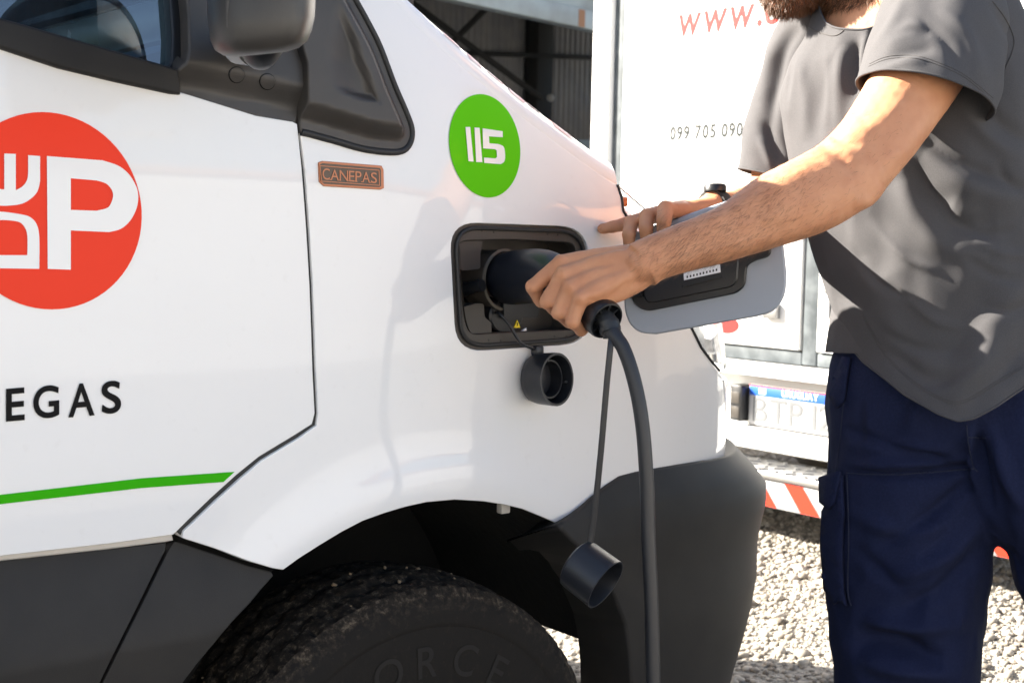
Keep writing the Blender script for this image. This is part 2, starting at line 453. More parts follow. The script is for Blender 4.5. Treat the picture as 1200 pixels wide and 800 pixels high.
# ================================================================== ground
def ground_z(x, y):
    return .15 * sstep(2.0, 3.5, x) * sstep(-1.5, .3, y)
def gravel_mat(name):
    m = mat(name, (0.30, 0.285, 0.26), 0.9); t = m.node_tree; b = t.nodes['Principled BSDF']
    tc = t.nodes.new('ShaderNodeTexCoord'); v = t.nodes.new('ShaderNodeTexVoronoi'); v.inputs['Scale'].default_value = 70
    n = t.nodes.new('ShaderNodeTexNoise'); n.inputs['Scale'].default_value = 1.3; n.inputs['Detail'].default_value = 6
    r = t.nodes.new('ShaderNodeValToRGB'); r.color_ramp.elements[0].color = (.17, .152, .128, 1); r.color_ramp.elements[1].color = (.40, .375, .33, 1)
    mx = t.nodes.new('ShaderNodeMix'); mx.data_type = 'RGBA'; mx.blend_type = 'MULTIPLY'; mx.inputs[0].default_value = .5
    bp = t.nodes.new('ShaderNodeBump'); bp.inputs['Strength'].default_value = .8; bp.inputs['Distance'].default_value = .01
    hs = t.nodes.new('ShaderNodeValToRGB'); hs.color_ramp.elements[0].color = (.55, .55, .55, 1); hs.color_ramp.elements[1].color = (1, .98, .94, 1)
    t.links.new(tc.outputs['Object'], v.inputs['Vector']); t.links.new(tc.outputs['Object'], n.inputs['Vector'])
    t.links.new(n.outputs[0], r.inputs[0]); t.links.new(v.outputs['Color'], hs.inputs[0])
    t.links.new(r.outputs[0], mx.inputs[6]); t.links.new(hs.outputs[0], mx.inputs[7]); t.links.new(mx.outputs[2], b.inputs['Base Color'])
    t.links.new(v.outputs['Distance'], bp.inputs['Height']); t.links.new(bp.outputs[0], b.inputs['Normal'])
    return m
M['ground'] = gravel_mat('gravel_ground')
gx = np.concatenate([[-400, -120, -40, -15, -6], np.arange(-3, 9, .25), [12, 20, 45, 120, 400]])
gy = np.concatenate([[-400, -120, -40, -15, -6], np.arange(-3, 9, .25), [12, 20, 45, 120, 400]])
gv = [(x, y, float(ground_z(x, y))) for y in gy for x in gx]
nx = len(gx)
gf = [(j * nx + i, j * nx + i + 1, (j + 1) * nx + i + 1, (j + 1) * nx + i) for j in range(len(gy) - 1) for i in range(nx - 1)]
tag(link('ground', mesh('ground', gv, gf), M['ground']), kind='structure')

def stone_mat():
    m = mat('stones', (0.4, 0.38, 0.35), 0.85); t = m.node_tree; b = t.nodes['Principled BSDF']
    at = t.nodes.new('ShaderNodeAttribute'); at.attribute_name = 'tone'
    r = t.nodes.new('ShaderNodeValToRGB'); e = r.color_ramp.elements
    e[0].color = (.12, .10, .08, 1); e[1].color = (.42, .385, .33, 1)
    a = r.color_ramp.elements.new(.45); a.color = (.25, .22, .18, 1)
    t.links.new(at.outputs['Fac'], r.inputs[0]); t.links.new(r.outputs[0], b.inputs['Base Color']); return m
def stones(name, n, xr, yr, size, material):
    bm = bmesh.new(); bmesh.ops.create_icosphere(bm, subdivisions=1, radius=1.0)
    base = np.array([v.co[:] for v in bm.verts]); bf = np.array([[v.index for v in f.verts] for f in bm.faces]); bm.free()
    nv = len(base); X = rng.uniform(*xr, n); Y = rng.uniform(*yr, n)
    q_ = proj(np.stack([X, Y, ground_z(X, Y)], 1)); keep = ((X > 1.75) | (Y > .1)) & (q_[0] > 560) & (q_[0] < 1330) & (q_[1] < 880); X, Y = X[keep], Y[keep]; n = len(X)
    s = size * (.40 + rng.gamma(1.3, .60, n)); a = rng.uniform(0, 6.28, n)
    S = np.stack([s * rng.uniform(.7, 1.5, n), s * rng.uniform(.6, 1.1, n), s * rng.uniform(.35, .8, n)], 1)
    vv = base[None] * (1 + rng.uniform(-.22, .22, (n, nv, 1))) * S[:, None, :]
    c, q = np.cos(a)[:, None], np.sin(a)[:, None]
    x = vv[..., 0] * c - vv[..., 1] * q + X[:, None]; y = vv[..., 0] * q + vv[..., 1] * c + Y[:, None]
    z = vv[..., 2] + (ground_z(X, Y) + S[:, 2] * .35)[:, None]
    v = np.stack([x, y, z], -1).reshape(-1, 3); f = (bf[None] + (np.arange(n) * nv)[:, None, None]).reshape(-1, 3)
    me = bpy.data.meshes.new(name); me.vertices.add(len(v)); me.vertices.foreach_set('co', v.ravel())
    me.loops.add(f.size); me.loops.foreach_set('vertex_index', f.ravel().astype(np.int32))
    me.polygons.add(len(f)); me.polygons.foreach_set('loop_start', np.arange(0, f.size, 3, dtype=np.int32))
    me.update(calc_edges=True); me.validate()
    at = me.attributes.new('tone', 'FLOAT', 'POINT'); at.data.foreach_set('value', np.repeat(rng.beta(2, 1.6, n), nv).astype(np.float32))
    return link(name, me, material)
g = stones('gravel', 150000, (1.6, 5.6), (-.9, 3.6), .0046, stone_mat())
tag(g, kind='stuff')

# ================================================================== the van
van = thing('electric_van', 'white electric van with its charge port open and dark plastic lower trim', 'van', (0, 0, 0))

# ---- front door
door_top = hitxz([(343, 144), (300, 137), (213, 110), (133, 93), (67, 77), (0, 55)])
door_bot = hitxz([(0, 650), (133, 635), (203, 625)])
door_front = hitxz([(220, 608), (247, 582), (277, 555), (303, 534), (346, 508)])
door_front2 = hitxz([(365, 496), (368, 484), (365.5, 434), (362, 334), (358, 267), (353, 200), (347.5, 146)])
XR = -.30
door_loop = [tuple(p) for p in door_top] + [ext(door_top[-1], door_top[-3], XR), ext(door_bot[0], door_bot[1], XR)] + [tuple(p) for p in door_bot] + [tuple(p) for p in door_front] + [tuple(p) for p in door_front2]
door = skin_panel('front_door', [np.array(door_loop)], M['paint'], van, grid=.016, rim=.0013)
# belt moulding under the window
bt = hitxz([(0, 27), (67, 46), (133, 65), (203, 85)]); bb = hitxz([(206, 107.5), (133, 91.5), (67, 75.5), (0, 53)])
belt = [ext(bt[0], bt[2], XR)] + [tuple(p) for p in bt] + [tuple(p) for p in bb] + [ext(bb[-1], bb[0], XR)]
skin_panel('belt_moulding', [np.array(belt)], M['plastic'], door, off=.008, rim=.004, depth=.03)
# window glass and its rubber frame
gt = hitxz([(0, 28.5), (67, 47.5), (133, 66.5), (188, 81), (197, 80), (204, 72), (206, 40), (204, -20), (196, -70)])
glass_loop = [ext(gt[0], gt[2], XR)] + [tuple(p) for p in gt] + [(.44, 1.62), (.30, 1.78), (.10, 1.84), (XR, 1.84)]
def skin_glass(x, z): return skin(x, z) + .012 + 0.10 * np.clip(z - 1.2, 0, None)
skin_panel('window_glass', [np.array(glass_loop)], M['glass'], door, surf=skin_glass, rim=.0005, depth=.004, grid=.05)
fr = hitxz([(199, 82), (206, 86), (213, 78), (217, 60), (218, 20), (216, -20), (208, -72)])
fr2 = hitxz([(198, -71), (207, -20), (209, 40), (206.5, 73)])
frame_loop = [tuple(p) for p in fr] + [(.46, 1.64), (.31, 1.81), (.10, 1.87), (XR, 1.87), (XR, 1.84), (.10, 1.84), (.30, 1.78), (.44, 1.615)] + [tuple(p) for p in fr2]
def skin_upper(x, z): return skin(x, z) + 0.10 * np.clip(z - 1.2, 0, None)
skin_panel('window_frame', [np.array(frame_loop)], M['black'], door, surf=skin_upper, off=.004, depth=.03)
# dark corner piece that carries the mirror
cb = hitxz([(208, 86), (215, 78), (219, 62), (220, 20), (217, -30), (209, -75), (285, -75), (330, 0), (345, 62), (349, 76), (350.5, 124), (346, 141), (340, 143), (320, 139), (287, 129), (215, 110), (207, 106)])
def corner_bulge(x, z):
    c = hitxz([(228, 88), (347, 112)]); a, b = c[0], c[1]
    line = a[1] + (b[1] - a[1]) * (x - a[0]) / (b[0] - a[0])
    return .020 * sstep(-.018, .014, z - line)
skin_panel('mirror_base', [cb], M['trim'], door, surf=skin_upper, off=.004, depth=.03, rim=.004, bulge=corner_bulge, grid=.008)
for c in ((277, 88), (313, 96)):
    ang = np.linspace(0, 2 * np.pi, 25)[:-1]
    base = lambda x, z: skin_upper(x, z) - .004 - corner_bulge(x, z)
    q = hitxz([(c[0] + 8 * np.cos(a), c[1] + 8.6 * np.sin(a)) for a in ang], base)
    q0 = hitxz([(c[0] + 9.2 * np.cos(a), c[1] + 9.8 * np.sin(a)) for a in ang], base)
    skin_panel('plug_ring', [q0, q * 1.0], M['ink'], door, surf=base, off=.0006, depth=.001, rim=.0002, step=.004, grid=.004)
    skin_panel('cover_plug', [q], M['trim'], door, surf=base, off=.0016, depth=.002, rim=.0008, step=.004, grid=.004)

# ---- door mirror
mir = V(306, -40, 1.18)
def mirror_shell():
    """rounded housing standing off the door, its long axis upright"""
    cx = 0; bm = bmesh.new(); rings = []
    prof = [(64, 30), (61, 44), (54, 54), (42, 59.5), (20, 63), (-10, 64), (-60, 65), (-120, 65), (-175, 62), (-205, 52), (-218, 30), (-222, 8)]
    for yy, hw in prof:
        ring = []
        for k in range(32):
            a = 2 * math.pi * k / 32; ca, sa = math.cos(a), math.sin(a)
            e = 0.62
            u = math.copysign(abs(ca) ** e, ca); w = math.copysign(abs(sa) ** e, sa)
            px = 306 + hw * u; d = 1.295 + (0.085 * (hw / 65) ** .6) * w
            tilt = .10 * (px - 306) if yy > 30 else 0
            ring.append(bm.verts.new(V(px, yy - tilt, d)))
        rings.append(ring)
    for i in range(len(rings) - 1):
        for k in range(32):
            bm.faces.new((rings[i][k], rings[i][(k + 1) % 32], rings[i + 1][(k + 1) % 32], rings[i + 1][k]))
    bm.faces.new(rings[0]); bm.faces.new(rings[-1])
    return bm_mesh('door_mirror', bm, angle=60)
M['mirror_plastic'] = mat('mirror_plastic', (0.030, 0.027, 0.024), 0.42, bump=(500, 0.12, 0.001), vary=(9, (0.055, 0.049, 0.043), 0.45, 0.75))
dm = link('door_mirror', mirror_shell(), M['mirror_plastic'], van)
# seam ridge round the housing, mounting arm, mirror glass looking back along the van
tube_obj('seam', [V(268, -60, 1.219), V(267, 0, 1.218), V(268, 30, 1.220), V(273, 52, 1.352), V(279, 62, 1.262)], .0022, M['trim'], dm, 8)
bm = bmesh.new(); tube(bm, [V(306, 20, 1.325), V(306, 42, 1.335), V(306, 53, 1.345), V(306, 60, 1.352), V(306, 66, 1.36)], [(.031, .026), (.031, .025), (.029, .022), (.024, .018), (.014, .010)], 24, ref=RIGHT)
tube(bm, [V(305, 40, 1.34), V(304, 48, 1.42), V(303, 52, 1.53)], [(.024, .020), (.024, .020), (.03, .02)], 20)
link('mirror_arm', bm_mesh('mirror_arm', bm, angle=60), M['black'], dm)
bm = bmesh.new(); mt = Matrix.Translation(Vector((V(284, -32, 1.384)))) @ frame_from((-.40, .92, 0)) @ Matrix.Diagonal((.62, 1.25, 1, 1))
lathe(bm, [(0.0001, .004), (.066, .004)], mt, 40); link('mirror_glass', bm_mesh('mirror_glass', bm), M['chrome'], dm)
bm = bmesh.new(); lathe(bm, [(.066, .002), (.067, .009), (.073, .008), (.075, -.01)], mt, 40); link('mirror_rim', bm_mesh('mirror_rim', bm), mat('rim_grey', (.30, .31, .32), .3), dm)

# ---- wing (front fender)
wing_px = [(353, 156), (359, 200), (364, 267), (368, 334), (371.5, 434), (374, 484), (372, 499), (351, 514), (307, 540.5), (282.5, 561.5), (253, 588), (228, 612), (216.5, 622.5), (215, 629),
           (253, 641), (290, 655), (320, 664), (332, 666), (350, 653), (372, 639), (400, 622), (425, 609), (450, 600), (475, 592.5), (500, 587), (533, 584), (567, 586), (592, 590), (613, 595), (640, 606), (657, 613.5),
           (677, 600), (693, 587), (707, 574), (727, 559), (747, 553.5), (800, 544.5), (835, 539), (852, 534)]
wing_r = [(849, 470), (846, 442), (833, 425), (820, 408), (809, 386), (790, 350), (765, 305), (742, 270), (729, 248), (727, 232), (722, 217.5)]
crease = [(702, 205), (670, 182), (640, 160), (615, 141), (580, 112.5), (542, 80.5), (515, 57), (480, 25)]
arm_edge = [(461, 98), (444, 54), (429, 25), (413, -2)]
port_hole = rounded([(526, 259), (690, 265), (693, 403), (534, 414)], 35, 7)
xz_w = [tuple(p) for p in hitxz(resample(wing_px, 9, False))]
# front edge: use the skin where the ray passes the corner
xz_r = [tuple(p) for p in hitxz(resample(wing_r, 9, False))]
xz_c = [tuple(p) for p in hitxz(resample(crease, 9, False))]
pil_top = [(.93, 1.545), (.70, 1.72), (.60, 1.72)]
tri_px = [tuple(p) for p in spline([(415, -2), (430, 25), (445, 55), (462, 100), (475, 130), (482, 150), (481, 165), (473, 175.5), (457, 178), (425, 174), (390, 164), (353, 154)], 4)]
xz_a = [tuple(p) for p in hitxz(resample([(a + 1.5, b + 1.5) for a, b in tri_px[:-1]] , 9, False))]
wing_loop = np.array(xz_w + xz_r + xz_c + pil_top + xz_a)
wing = skin_panel('front_wing', [wing_loop, hitxz(resample(port_hole, 5))], M['paint'], van, grid=.011, step=.007, rim=.0015, depth=.02)

gp = [(350, 150), (355.5, 200), (360, 267), (364, 334), (367.5, 434), (370, 484), (368, 497), (348, 510), (304.5, 536), (279, 557), (249, 584), (223, 609), (209, 624)]
gp = np.array(resample(gp, 8, False)); gq = hit(gp[:, 0], gp[:, 1], skin, -.007)
bm = bmesh.new(); tube(bm, [Vector(p) for p in gq], (.009, .003), 8, ref=(0, 1, 0)); link('gap_shade_strip', bm_mesh('gap_shade_strip', bm), M['rubber'], van)  # black strip laid in the shut gap, standing in for its shade

# ---- dark triangle at the foot of the pillar
tri = hitxz(resample(tri_px, 10, False))
tri_loop = [(.585, 1.73)] + [tuple(p) for p in tri] + [tuple(p) for p in hitxz([(351.5, 125), (350, 75), (346, 62), (331, 0), (287, -75)])]
tri_in = hitxz(resample([(352, 125), (349, 60), (340, 0), (404, 0), (420, 27), (434, 56), (450, 98), (464, 132), (468, 146), (462, 152), (440, 150), (383, 136), (372, 133)], 10))
tri_c = tri_in.mean(0)
def tri_bulge(x, z):
    x = np.atleast_1d(np.asarray(x, float)); z = np.atleast_1d(np.asarray(z, float))
    d = np.full(x.shape, 9.0)
    lp = tri_px_d
    for i in range(len(lp) - 1):
        a, b = lp[i], lp[i + 1]; ab = b - a; t = np.clip(((x - a[0]) * ab[0] + (z - a[1]) * ab[1]) / (ab @ ab), 0, 1)
        d = np.minimum(d, np.hypot(x - a[0] - ab[0] * t, z - a[1] - ab[1] * t))
    r = .022 * sstep(.012, .034, d)
    # a shallow moulded dish
    dq = dish[1] - dish[0]; L = dq @ dq
    s = ((x - dish[0][0]) * dq[0] + (z - dish[0][1]) * dq[1]) / L
    w = ((x - dish[0][0]) * -dq[1] + (z - dish[0][1]) * dq[0]) / math.sqrt(L)
    r = r - .013 * sstep(-.004, .004, s) * sstep(.000, .020, -w + .016 * 0) * 0
    dd = dish_line(x, z)
    r = r - .011 * dd
    return r
tri_px_d = hitxz(resample([(413, -6)] + tri_px, 14, False)); dish = hitxz([(435, 122), (380, -20)])
_dl = hitxz([(435, 123), (424, 96), (405, 45), (383, -5)]); _db = hitxz([(378, 108), (400, 116), (435, 124)])
def dist_line(lp, x, z):
    d = np.full(np.shape(x), 9.0)
    for i in range(len(lp) - 1):
        a, b = lp[i], lp[i + 1]; ab = b - a; t = np.clip(((x - a[0]) * ab[0] + (z - a[1]) * ab[1]) / (ab @ ab), 0, 1)
        d = np.minimum(d, np.hypot(x - a[0] - ab[0] * t, z - a[1] - ab[1] * t))
    return d
_dpoly = hitxz([(435, 124), (424, 96), (405, 45), (383, -5), (372, 20), (366, 70), (372, 100), (385, 111), (410, 119)])
def dish_line(x, z):
    ins = inpoly(x, z, [_dpoly]); d1 = dist_line(_dl, x, z); d2 = dist_line(_db, x, z)
    d3 = dist_line(np.vstack([_dpoly[3:7]]), x, z)
    return np.where(ins, sstep(0, .010, np.minimum(d1, d2)) * sstep(0, .05, d3), 0)
skin_panel('pillar_trim', [np.array(tri_loop)], M['trim'], van, off=.003, rim=.003, depth=.02, bulge=tri_bulge, grid=.005, step=.006)
seal = resample([(414, -6)] + tri_px[:-1] + [(353, 154.5)], 6, False)
sp3 = hit(seal[:, 0] + .2, seal[:, 1] + .5, skin, .002)
tube_obj('pillar_seal', [Vector(p) for p in sp3], .0042, M['rubber'], van, 10)

# ---- bonnet: rolls over from the crease
cr = hit(*np.array(resample([(723, 216)] + [(a, b - 1.8) for a, b in crease] + [(452, -11)], 10, False)).T)
bm = bmesh.new(); rows = []
for p in cr:
    x, y, z = p; row = []
    prof = [(0.004, -.018), (0.0005, -.004), (0, 0), (.002, .010), (.006, .020), (.013, .029), (.025, .0365), (.048, .043), (.10, .048), (.2, .055), (.45, .066), (1.0 - y, .072)]
    for dy, dz in prof: row.append(bm.verts.new((x, y + dy, z + dz)))
    for dy, dz in prof[-2::-1]: row.append(bm.verts.new((x, 2.0 - (y + dy), z + dz)))
    rows.append(row)
for i in range(len(rows) - 1):
    for k in range(len(rows[0]) - 1):
        bm.faces.new((rows[i][k], rows[i + 1][k], rows[i + 1][k + 1], rows[i][k + 1]))
bonnet = link('bonnet', bm_mesh('bonnet', bm, angle=80), M['paint'], van)
BR = [v for v in cr]
# faded red lettering strip lying along the bonnet edge
M['red_faded'] = mat('faded_red', (0.78, 0.42, 0.42), 0.5, vary=(60, (0.80, 0.72, 0.71), 0.40, 0.62))
def bonnet_pt(s, t):
    k = s * (len(cr) - 1); i = min(int(k), len(cr) - 2); p = cr[i] + (cr[i + 1] - cr[i]) * (k - i)
    prof = [(.002, .010), (.006, .020), (.013, .029), (.025, .0365), (.048, .043)]
    q = t * (len(prof) - 1); j = min(int(q), len(prof) - 2); a = np.array(prof[j]); b = np.array(prof[j + 1]); e = a + (b - a) * (q - j)
    return Vector((p[0], p[1] + e[0], p[2] + e[1] + .0012))
for s0, s1, t0, t1 in ((.16, .23, .35, .8), (.27, .34, .5, .95), (.36, .43, .35, .8), (.45, .52, .45, .95), (.55, .60, .3, .8), (.63, .70, .4, .9)):
    n = 6; vs = []; fs = []
    for a in range(n + 1):
        for b in range(4): vs.append(bonnet_pt(s0 + (s1 - s0) * a / n, t0 + (t1 - t0) * b / 3))
    for a in range(n):
        for b in range(3): fs.append((a * 4 + b, a * 4 + b + 1, (a + 1) * 4 + b + 1, (a + 1) * 4 + b))
    link('letter_mark', mesh('letter_mark', vs, fs), M['red_faded'], bonnet)

# ---- headlamp between wing and nose
hl_px = resample(list(reversed([(723.5, 216.5), (728.5, 231), (730.5, 247), (744, 269), (767, 303), (792, 348), (811, 385), (822, 407), (833, 422), (843, 434)])), 9, False)
hx = hitxz(hl_px)
xs = np.linspace(hx[0][0], 1.955, 22)
low = [(x, hx[0][1] - .02 * (x - hx[0][0])) for x in xs]
top = []
x0, z0 = hx[-1]
for x in np.linspace(1.955, x0, 26)[:-1]: top.append((x, max(zc(x) + .012 * sstep(x0, x0 + .1, x), low[-1][1] + .04)))
skin_panel('headlamp', [np.array([tuple(p) for p in hx[::-1]] + low + top)], M['lens'], van, grid=.02, rim=.001, depth=.004)
def skin_lampback(x, z): return skin(x, z) + .045
skin_panel('lamp_reflector', [np.array([tuple(p) for p in hx[::-1]] + low + top)], mat('lamp_silver', (.62, .62, .62), .25, metal=.7), van, surf=skin_lampback, grid=.02)
hs3 = hit(hl_px[:, 0], hl_px[:, 1], skin, .001)
tube_obj('lamp_seal', [Vector(p) for p in hs3], .0022, M['rubber'], van, 8)
for zz in (.95, 1.03):
    bm = bmesh.new(); lathe(bm, [(.0001, -.03), (.03, -.025), (.05, .0), (.052, .006)], Matrix.Translation(Vector((1.63, float(skin(1.63, zz)) + .040, zz))) @ frame_from((.55, -.8, .1)), 24)
    link('lamp_bowl', bm_mesh('lamp_bowl', bm), M['chrome'], van)
q = hit([736], [232])[0]
box_obj('side_marker', (-.006, -.004, -.008), (.006, .004, .008), mat('amber', (.75, .16, .03), .3), van, .003, Matrix.Translation(Vector((q[0] + .015, q[1] + .025, q[2] - .005))))
# lower front strip below the lamp and the grille: nose
xs = np.linspace(hitxz([(849, 444)])[0][0], 2.04, 26)
st0 = hitxz(resample([(852, 532), (850.5, 470), (849, 444)], 8, False))
zt = st0[-1][1] - .006; zb = st0[0][1]
nose = np.array([tuple(p) for p in st0[::-1]][::-1] + [(x, zt - .02 * (x - xs[0])) for x in xs] + [(x, zb) for x in xs[::-1]])
skin_panel('nose_panel', [nose], M['paint'], van, grid=.02)
box_obj('grille', (1.86, .62, .66), (1.93, 1.38, .98), M['black'], van, .02)

# ---- front bumper
bp_top = [(658.5, 615.5), (678, 602), (694, 589), (708, 576), (728, 561), (748, 555.5), (800, 546.5), (835, 541), (855, 536)]
bp_left = [(743, 860), (743, 800), (741, 766), (736, 730), (723, 696), (708, 672), (684, 643)]
bl = hitxz(resample(bp_left, 9, False), skin_bumper); bt_ = hitxz(resample(bp_top, 9, False), skin_bumper)
zt = bt_[-1][1]
bx = np.linspace(bt_[-1][0] + .02, 2.10, 40)
zbot = .33
bump_loop = [(bl[0][0] + .01, zbot)] + [tuple(p) for p in bl] + [tuple(p) for p in bt_] + [(x, zt + .004 * (x - bt_[-1][0])) for x in bx] + [(x, zbot) for x in bx[::-1]]
bumper = skin_panel('front_bumper', [np.array(bump_loop)], M['plastic'], van, surf=skin_bumper, grid=.014, rim=.006, depth=.10)
# far half of the nose, mirrored
for src in ('front_bumper', 'nose_panel', 'front_wing', 'headlamp', 'lamp_reflector'):
    o = bpy.data.objects[src]; c = o.copy(); COL.objects.link(c); c.parent = van; c.scale = (1, -1, 1); c.location = (0, 2.0, 0)

# ---- lower side trim
s1 = [(193.5, 636.5), (192.5, 644), (182, 665), (167, 696), (150, 730), (139, 752), (115, 801), (95, 850)]
a1 = hitxz(resample(s1, 9, False), skin_sill); l1 = hitxz([(0, 658), (133, 643.5)], skin_sill)
loop = [ext(l1[0], l1[1], XR)] + [tuple(l1[0]), tuple(l1[1])] + [tuple(p) for p in a1] + [(a1[-1][0] - .05, .38), (XR, .38)]
skin_panel('door_sill_trim', [np.array(loop)], M['plastic'], van, surf=skin_sill, rim=.0015, depth=.03)
s2 = [(206, 635.5), (253, 651), (290, 664), (318, 671), (320.5, 674), (307, 689), (293, 706), (272, 728), (253, 751), (232, 776), (213, 801), (180, 850)]
a2 = hitxz(resample(s2, 9, False), skin_sill); b2 = hitxz(resample([(103, 850), (123, 800), (147, 751), (158, 729), (175, 695), (190, 664), (200, 644)], 9, False), skin_sill)
loop = [tuple(p) for p in a2] + [(a2[-1][0] - .03, .38), (b2[0][0] - .03, .38)] + [tuple(p) for p in b2]
skin_panel('arch_trim', [np.array(loop)], M['plastic'], van, surf=skin_sill, off=-.002, rim=.0015, depth=.03)
# pale rail that shows under the door
rl = hitxz([(0, 651), (133, 636), (205, 626.5), (207, 634), (192, 635.5), (133, 643), (0, 657.5)])
skin_panel('sill_rail', [np.array([ext(rl[0], rl[1], XR)] + [tuple(p) for p in rl] + [ext(rl[-1], rl[-2], XR)])], mat('rail_paint', (.55, .52, .48), .4), van, off=-.012, depth=.02)

# ---- wheel arch liner
bm = bmesh.new(); R = .425; n = 40; prev = None
for k in range(n + 1):
    a = rad(17) + rad(188) * k / n
    c, s = math.cos(a), math.sin(a)
    lift = .02 * max(0, s) 
    xx, zz = WX + .012 + R * c, .353 + (R + lift) * s; y00 = max(.022, float(skin(xx, zz)) + .022)
    ring = [bm.verts.new((xx, yy, zz)) for yy in (y00, y00 + .04, .30, .55)]
    ring.append(bm.verts.new((WX + .02 * c, .56, WZ + .02 * s)))
    if prev:
        for i in range(4): bm.faces.new((prev[i], prev[i + 1], ring[i + 1], ring[i]))
    prev = ring
link('wheel_arch_liner', bm_mesh('wheel_arch_liner', bm), M['liner'], van)
# liner lip that follows the bumper edge, a strut bracket and a clip
lip = [(613, 597), (632, 607), (657, 620), (676, 640), (692, 662), (706, 684), (716, 706), (728, 740), (735, 770), (738, 802), (739, 850)]
lp3 = hit(*np.array(resample(lip[2:], 10, False)).T, skin, -.026)
bm = bmesh.new(); tube(bm, [Vector(p) for p in lp3], (.011, .004), 10, ref=(0, 1, 0)); link('liner_lip', bm_mesh('liner_lip', bm), M['black'], van)
box_obj('arch_clip', (-.008, -.006, -.007), (.008, .006, .007), mat('clip_grey', (.45, .43, .40), .6), van, .002, Matrix.Translation(Vector(hit([590], [595], skin, -.03)[0])))
box_obj('under_rail', (1.22, .22, .40), (1.30, .6, .52), M['liner'], van, .01)

# ---- front wheel
wheel = bpy.data.objects.new('front_wheel', None); COL.objects.link(wheel); wheel.parent = van
YO, TW = .028, .218
MT = Matrix.Translation(Vector((WX, YO, WZ))) @ Matrix.Rotation(rad(90), 4, 'X')         # local +Z looks outwards (-y)
SEG = 300
prof = [(.205, -TW + .01), (.235, -TW + .002), (.285, -TW + .004), (.312, -TW + .012), (.326, -TW + .022)]
nT = 30
for k in range(nT + 1):
    h = -TW + .022 + (TW - .044) * k / nT; u = 2 * k / nT - 1
    prof.append((.345 - .009 * u * u, h))
prof += [(.3315, -.017), (.3255, -.012), (.3195, -.0085), (.312, -.0062), (.302, -.0042), (.292, -.0024), (.288, -.0024), (.284, -.0040), (.270, -.0022), (.255, -.0012), (.235, -.0008), (.215, -.001), (.200, -.003), (.190, -.006), (.184, -.012), (.180, -.018)]
KR = WR / .345; prof = [(r * KR, h) for r, h in prof]
verts = []; pa = np.array(prof)
ang = np.arange(SEG) * 2 * np.pi / SEG
for r, h in prof:
    rr = np.full(SEG, r)
    u = (h + TW / 2) / (TW / 2 - .022)
    if r > .33 * KR and abs(u) <= 1.02:
        g = np.zeros(SEG)
        for c, ph in ((-.55, 0), (.0, .6), (.55, 1.1)):                     # three wavy main grooves
            cw = c + .09 * np.sin(ang * 36 + ph); g = np.maximum(g, np.exp(-((u - cw) / .075) ** 2))
        for lo, hi, ph in ((-1.1, -.55, 0), (-.55, 0, .5), (0, .55, .2), (.55, 1.1, .7)):   # cross sipes
            if lo <= u <= hi: g = np.maximum(g, (np.mod(ang * 60 / (2 * np.pi) + ph + u * .9, 1) < .15) * .8)
        rr = rr - .0055 * g
    elif .318 * KR < r < .333 * KR:
        rr = rr - .0055 * (np.mod(ang * 60 / (2 * np.pi) + .2, 1) < .14)
    rr = rr + rng.normal(0, .0002, SEG) * (r > .325 * KR)
    verts.append(np.stack([rr * np.cos(ang), rr * np.sin(ang), np.full(SEG, h)], 1))
vs = np.vstack(verts); vs = np.array([(MT @ Vector(p))[:] for p in vs]); fs = []
for i in range(len(prof) - 1):
    for k in range(SEG): fs.append((i * SEG + k, i * SEG + (k + 1) % SEG, (i + 1) * SEG + (k + 1) % SEG, (i + 1) * SEG + k))
def tyre_mat():
    m = mat('tyre_rubber', (.022, .0215, .021), .8, spec=.2, bump=(180, .18, .002)); t = m.node_tree; b = t.nodes['Principled BSDF']
    tc = t.nodes.new('ShaderNodeTexCoord'); n = t.nodes.new('ShaderNodeTexNoise'); n.inputs['Scale'].default_value = 105; n.inputs['Detail'].default_value = 9; n.inputs['Roughness'].default_value = .72
    at = t.nodes.new('ShaderNodeAttribute'); at.attribute_name = 'mud'
    mu = t.nodes.new('ShaderNodeMath'); mu.operation = 'MULTIPLY'
    r = t.nodes.new('ShaderNodeValToRGB'); e = r.color_ramp.elements
    e[0].position = .40; e[0].color = (.013, .0115, .010, 1); e[1].position = .74; e[1].color = (.20, .16, .115, 1)
    mid = e.new(.52); mid.color = (.030, .024, .018, 1)
    t.links.new(tc.outputs['Object'], n.inputs['Vector']); t.links.new(n.outputs[0], mu.inputs[0]); t.links.new(at.outputs['Fac'], mu.inputs[1])
    t.links.new(mu.outputs[0], r.inputs[0]); t.links.new(r.outputs[0], b.inputs['Base Color']); return m
me = mesh('tyre', vs, fs); sharp(me, 30)
at = me.attributes.new('mud', 'FLOAT', 'POINT'); at.data.foreach_set('value', np.repeat([.98 if r > .325 * KR else (.84 if r > .31 * KR else .70) for r, h in prof], SEG).astype(np.float32))
tyre = link('tyre', me, tyre_mat(), wheel)
bm = bmesh.new(); lathe(bm, [(r * KR, h) for r, h in [(.180, -.018), (.183, -.012), (.178, -.010), (.172, -.022), (.168, -.05), (.155, -.075), (.10, -.05), (.06, -.03), (.0001, -.03)]], MT, 64)
link('rim', bm_mesh('rim', bm), M['steel'], wheel)
